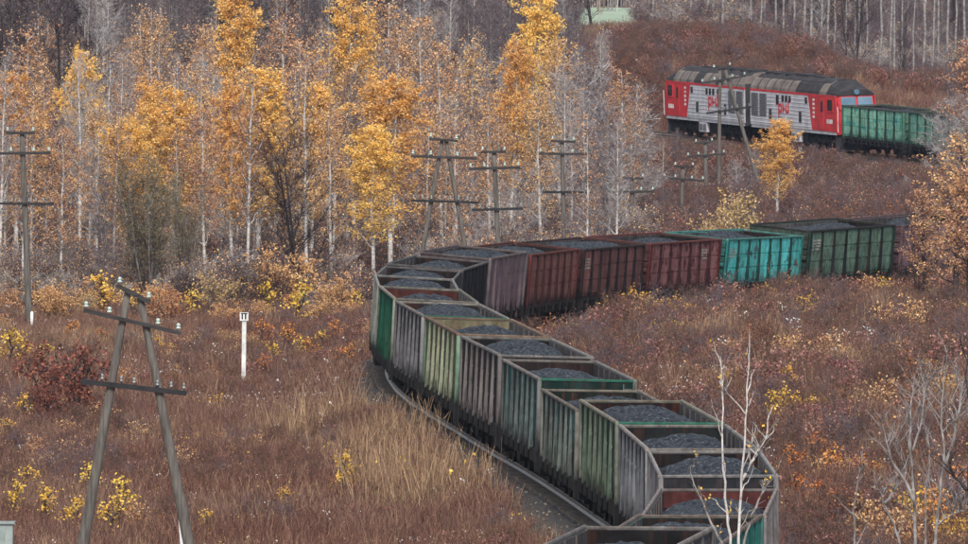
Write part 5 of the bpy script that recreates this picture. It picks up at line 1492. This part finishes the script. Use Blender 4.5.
# ------------------------------------------------------------------ bare stems close to the camera, right of the train
def stems(label, d, lines, seed, r0, bark, twm, leaves=30, tw=(14, .9), lm=L_ORANGE, name='birch_sapling'):
    first = lines[0]
    g = on_ground(first[0][0], d)
    p = Plant(seed); r = p.r; o = np.array(g)
    segs = []
    for li, ln in enumerate(lines):
        P = [np.array(ray(x, y, d)) for x, y in ln]
        if ln[0][1] >= 540:                    # reaches below the frame: run it down to the ground
            base = np.array([o[0] + (P[0][0] - o[0]) * .35, d, gz(o[0], d) - .2]); P = [base] + P
        P = np.array(P)
        P[:, 1] += np.cumsum(r.normal(0, .12, len(P)))
        s_ = np.linspace(0, 1, len(P)); q = np.linspace(0, 1, max(10, 3 * len(P)))
        C = np.stack([np.interp(q, s_, P[:, i]) for i in range(3)], 1) + r.normal(0, .012, (len(q), 3))
        ra = r0 * (1.0 if li < 2 else .6)
        p.limb(C - o, ra * (1 - q) ** .7 + .006, 6)
        n = tw[0]; f = r.uniform(.25, 1, n)
        S = np.stack([np.interp(f, q, C[:, i]) for i in range(3)], 1) - o
        for k in range(n):
            L = tw[1] * r.uniform(.5, 1.3) * (1.15 - f[k] * .6); az = r.uniform(0, 6.28); ua = R(r.uniform(18, 50))
            dv = np.array([np.cos(az) * np.sin(ua), np.sin(az) * np.sin(ua), np.cos(ua)]); n2 = 5; qq = np.linspace(0, 1, n2)
            B = S[k] + dv * (qq * L)[:, None] + np.concatenate([[[0, 0, 0]], r.normal(0, .03 * L, (n2 - 1, 3))])
            p.limb(B, (.012 * (1 - qq) + .004), 3)
            m_ = 5; g2 = r.uniform(.3, 1, m_); S2 = np.stack([np.interp(g2, qq, B[:, i]) for i in range(3)], 1)
            d2 = dv * .8 + r.normal(0, .4, (m_, 3)); E2_ = S2 + d2 * (r.uniform(.2, .5, m_) * L * .6)[:, None]
            p.twig(S2, E2_, .009, .004); segs.append(E2_)
    EE = np.concatenate(segs)
    if leaves: p.leaf(EE[r.integers(0, len(EE), leaves)] + r.normal(0, .03, (leaves, 3)), .07)
    root = empty(name, g)
    link('trunk', p.limb_mesh('trunk'), root, bark); link('crown', p.crown_mesh('crown'), root, [twm, lm])
    tag(root, label, 'sapling', 'bare saplings in front of the train')
stems('slender white birch sapling in front of the near wagons, left stem', 214, [[(731, 545), (726, 500), (723, 450), (722, 400), (720, 358)]], 701, .028, M_BIRCH, M_TWIGP, 22, (9, .9), L_YELLOW)
stems('slender white birch sapling in front of the near wagons, right taller stem', 211, [[(738, 545), (741, 495), (744, 445), (747, 395), (749, 330)], [(742, 480), (755, 455), (768, 435)]], 702, .030, M_BIRCH, M_TWIGP, 14, (9, .9), L_YELLOW)
stems('thin leaning sapling left of the white birch pair', 217, [[(724, 545), (712, 525), (702, 500), (692, 480), (690, 466)]], 703, .026, M_BIRCHG, M_TWIGP, 16, (7, .7), L_YELLOW)
stems('thin sapling leaning right from the white birch pair', 213, [[(742, 545), (752, 515), (764, 490), (776, 474)]], 704, .028, M_BIRCHG, M_TWIGP, 10, (8, .7), L_YELLOW)
stems('pale bare sapling with forked stems at lower right', 252, [[(916, 545), (914, 490), (910, 440), (912, 402), (914, 380)], [(916, 505), (905, 480), (892, 462), (886, 440), (880, 415)], [(912, 450), (922, 425), (924, 400), (928, 375)]], 705, .042, M_BIRCHG, M_TWIGP, 20, (20, 1.2))
stems('pale bare sapling nearest the right edge, taller stems', 246, [[(934, 545), (940, 500), (944, 450), (941, 410), (945, 375), (947, 350)], [(944, 470), (954, 440), (960, 405), (964, 380)], [(936, 525), (950, 515), (968, 508)]], 706, .04, M_BIRCHG, M_TWIGP, 20, (20, 1.2))
stems('low bare sapling with angular branches left of the forked one', 256, [[(900, 545), (894, 525), (884, 505), (880, 490), (870, 486)], [(884, 503), (892, 494), (897, 486)]], 707, .036, M_BIRCHG, M_TWIGP, 10, (9, .8))
stems('thin bare sapling standing left of the angular one', 262, [[(856, 545), (853, 510), (858, 480), (862, 450)]], 708, .026, M_BIRCHG, M_TWIG, 14, (9, .8))
stems('brown bare sapling at the right edge', 243, [[(974, 545), (968, 480), (972, 430), (966, 380), (968, 345)], [(968, 490), (955, 478), (948, 462)]], 709, .045, M_DARKBARK, M_TWIG, 20, (12, 1.1))
stems('thin bare sapling between the forked one and the right edge', 258, [[(926, 545), (925, 500), (929, 460), (927, 430)]], 710, .026, M_BIRCHG, M_TWIG, 12, (9, .9))

# ------------------------------------------------------------------ the air between
HAZE = 0.00005
hm = bpy.data.materials.new('haze'); hm.use_nodes = True
n = hm.node_tree; n.nodes.clear(); ho = n.nodes.new('ShaderNodeOutputMaterial'); pv = n.nodes.new('ShaderNodeVolumePrincipled')
pv.inputs['Color'].default_value = (0.66, 0.76, 0.98, 1); pv.inputs['Density'].default_value = HAZE; pv.inputs['Anisotropy'].default_value = 0.3
n.links.new(pv.outputs[0], ho.inputs['Volume'])
q = MB(); q.box(-760, 760, -120, 3700, -6, 135)
hz = q.build('haze', hm); tag(hz, 'thin pale air haze filling the valley', 'haze', kind='stuff')
hz.display_type = 'WIRE'
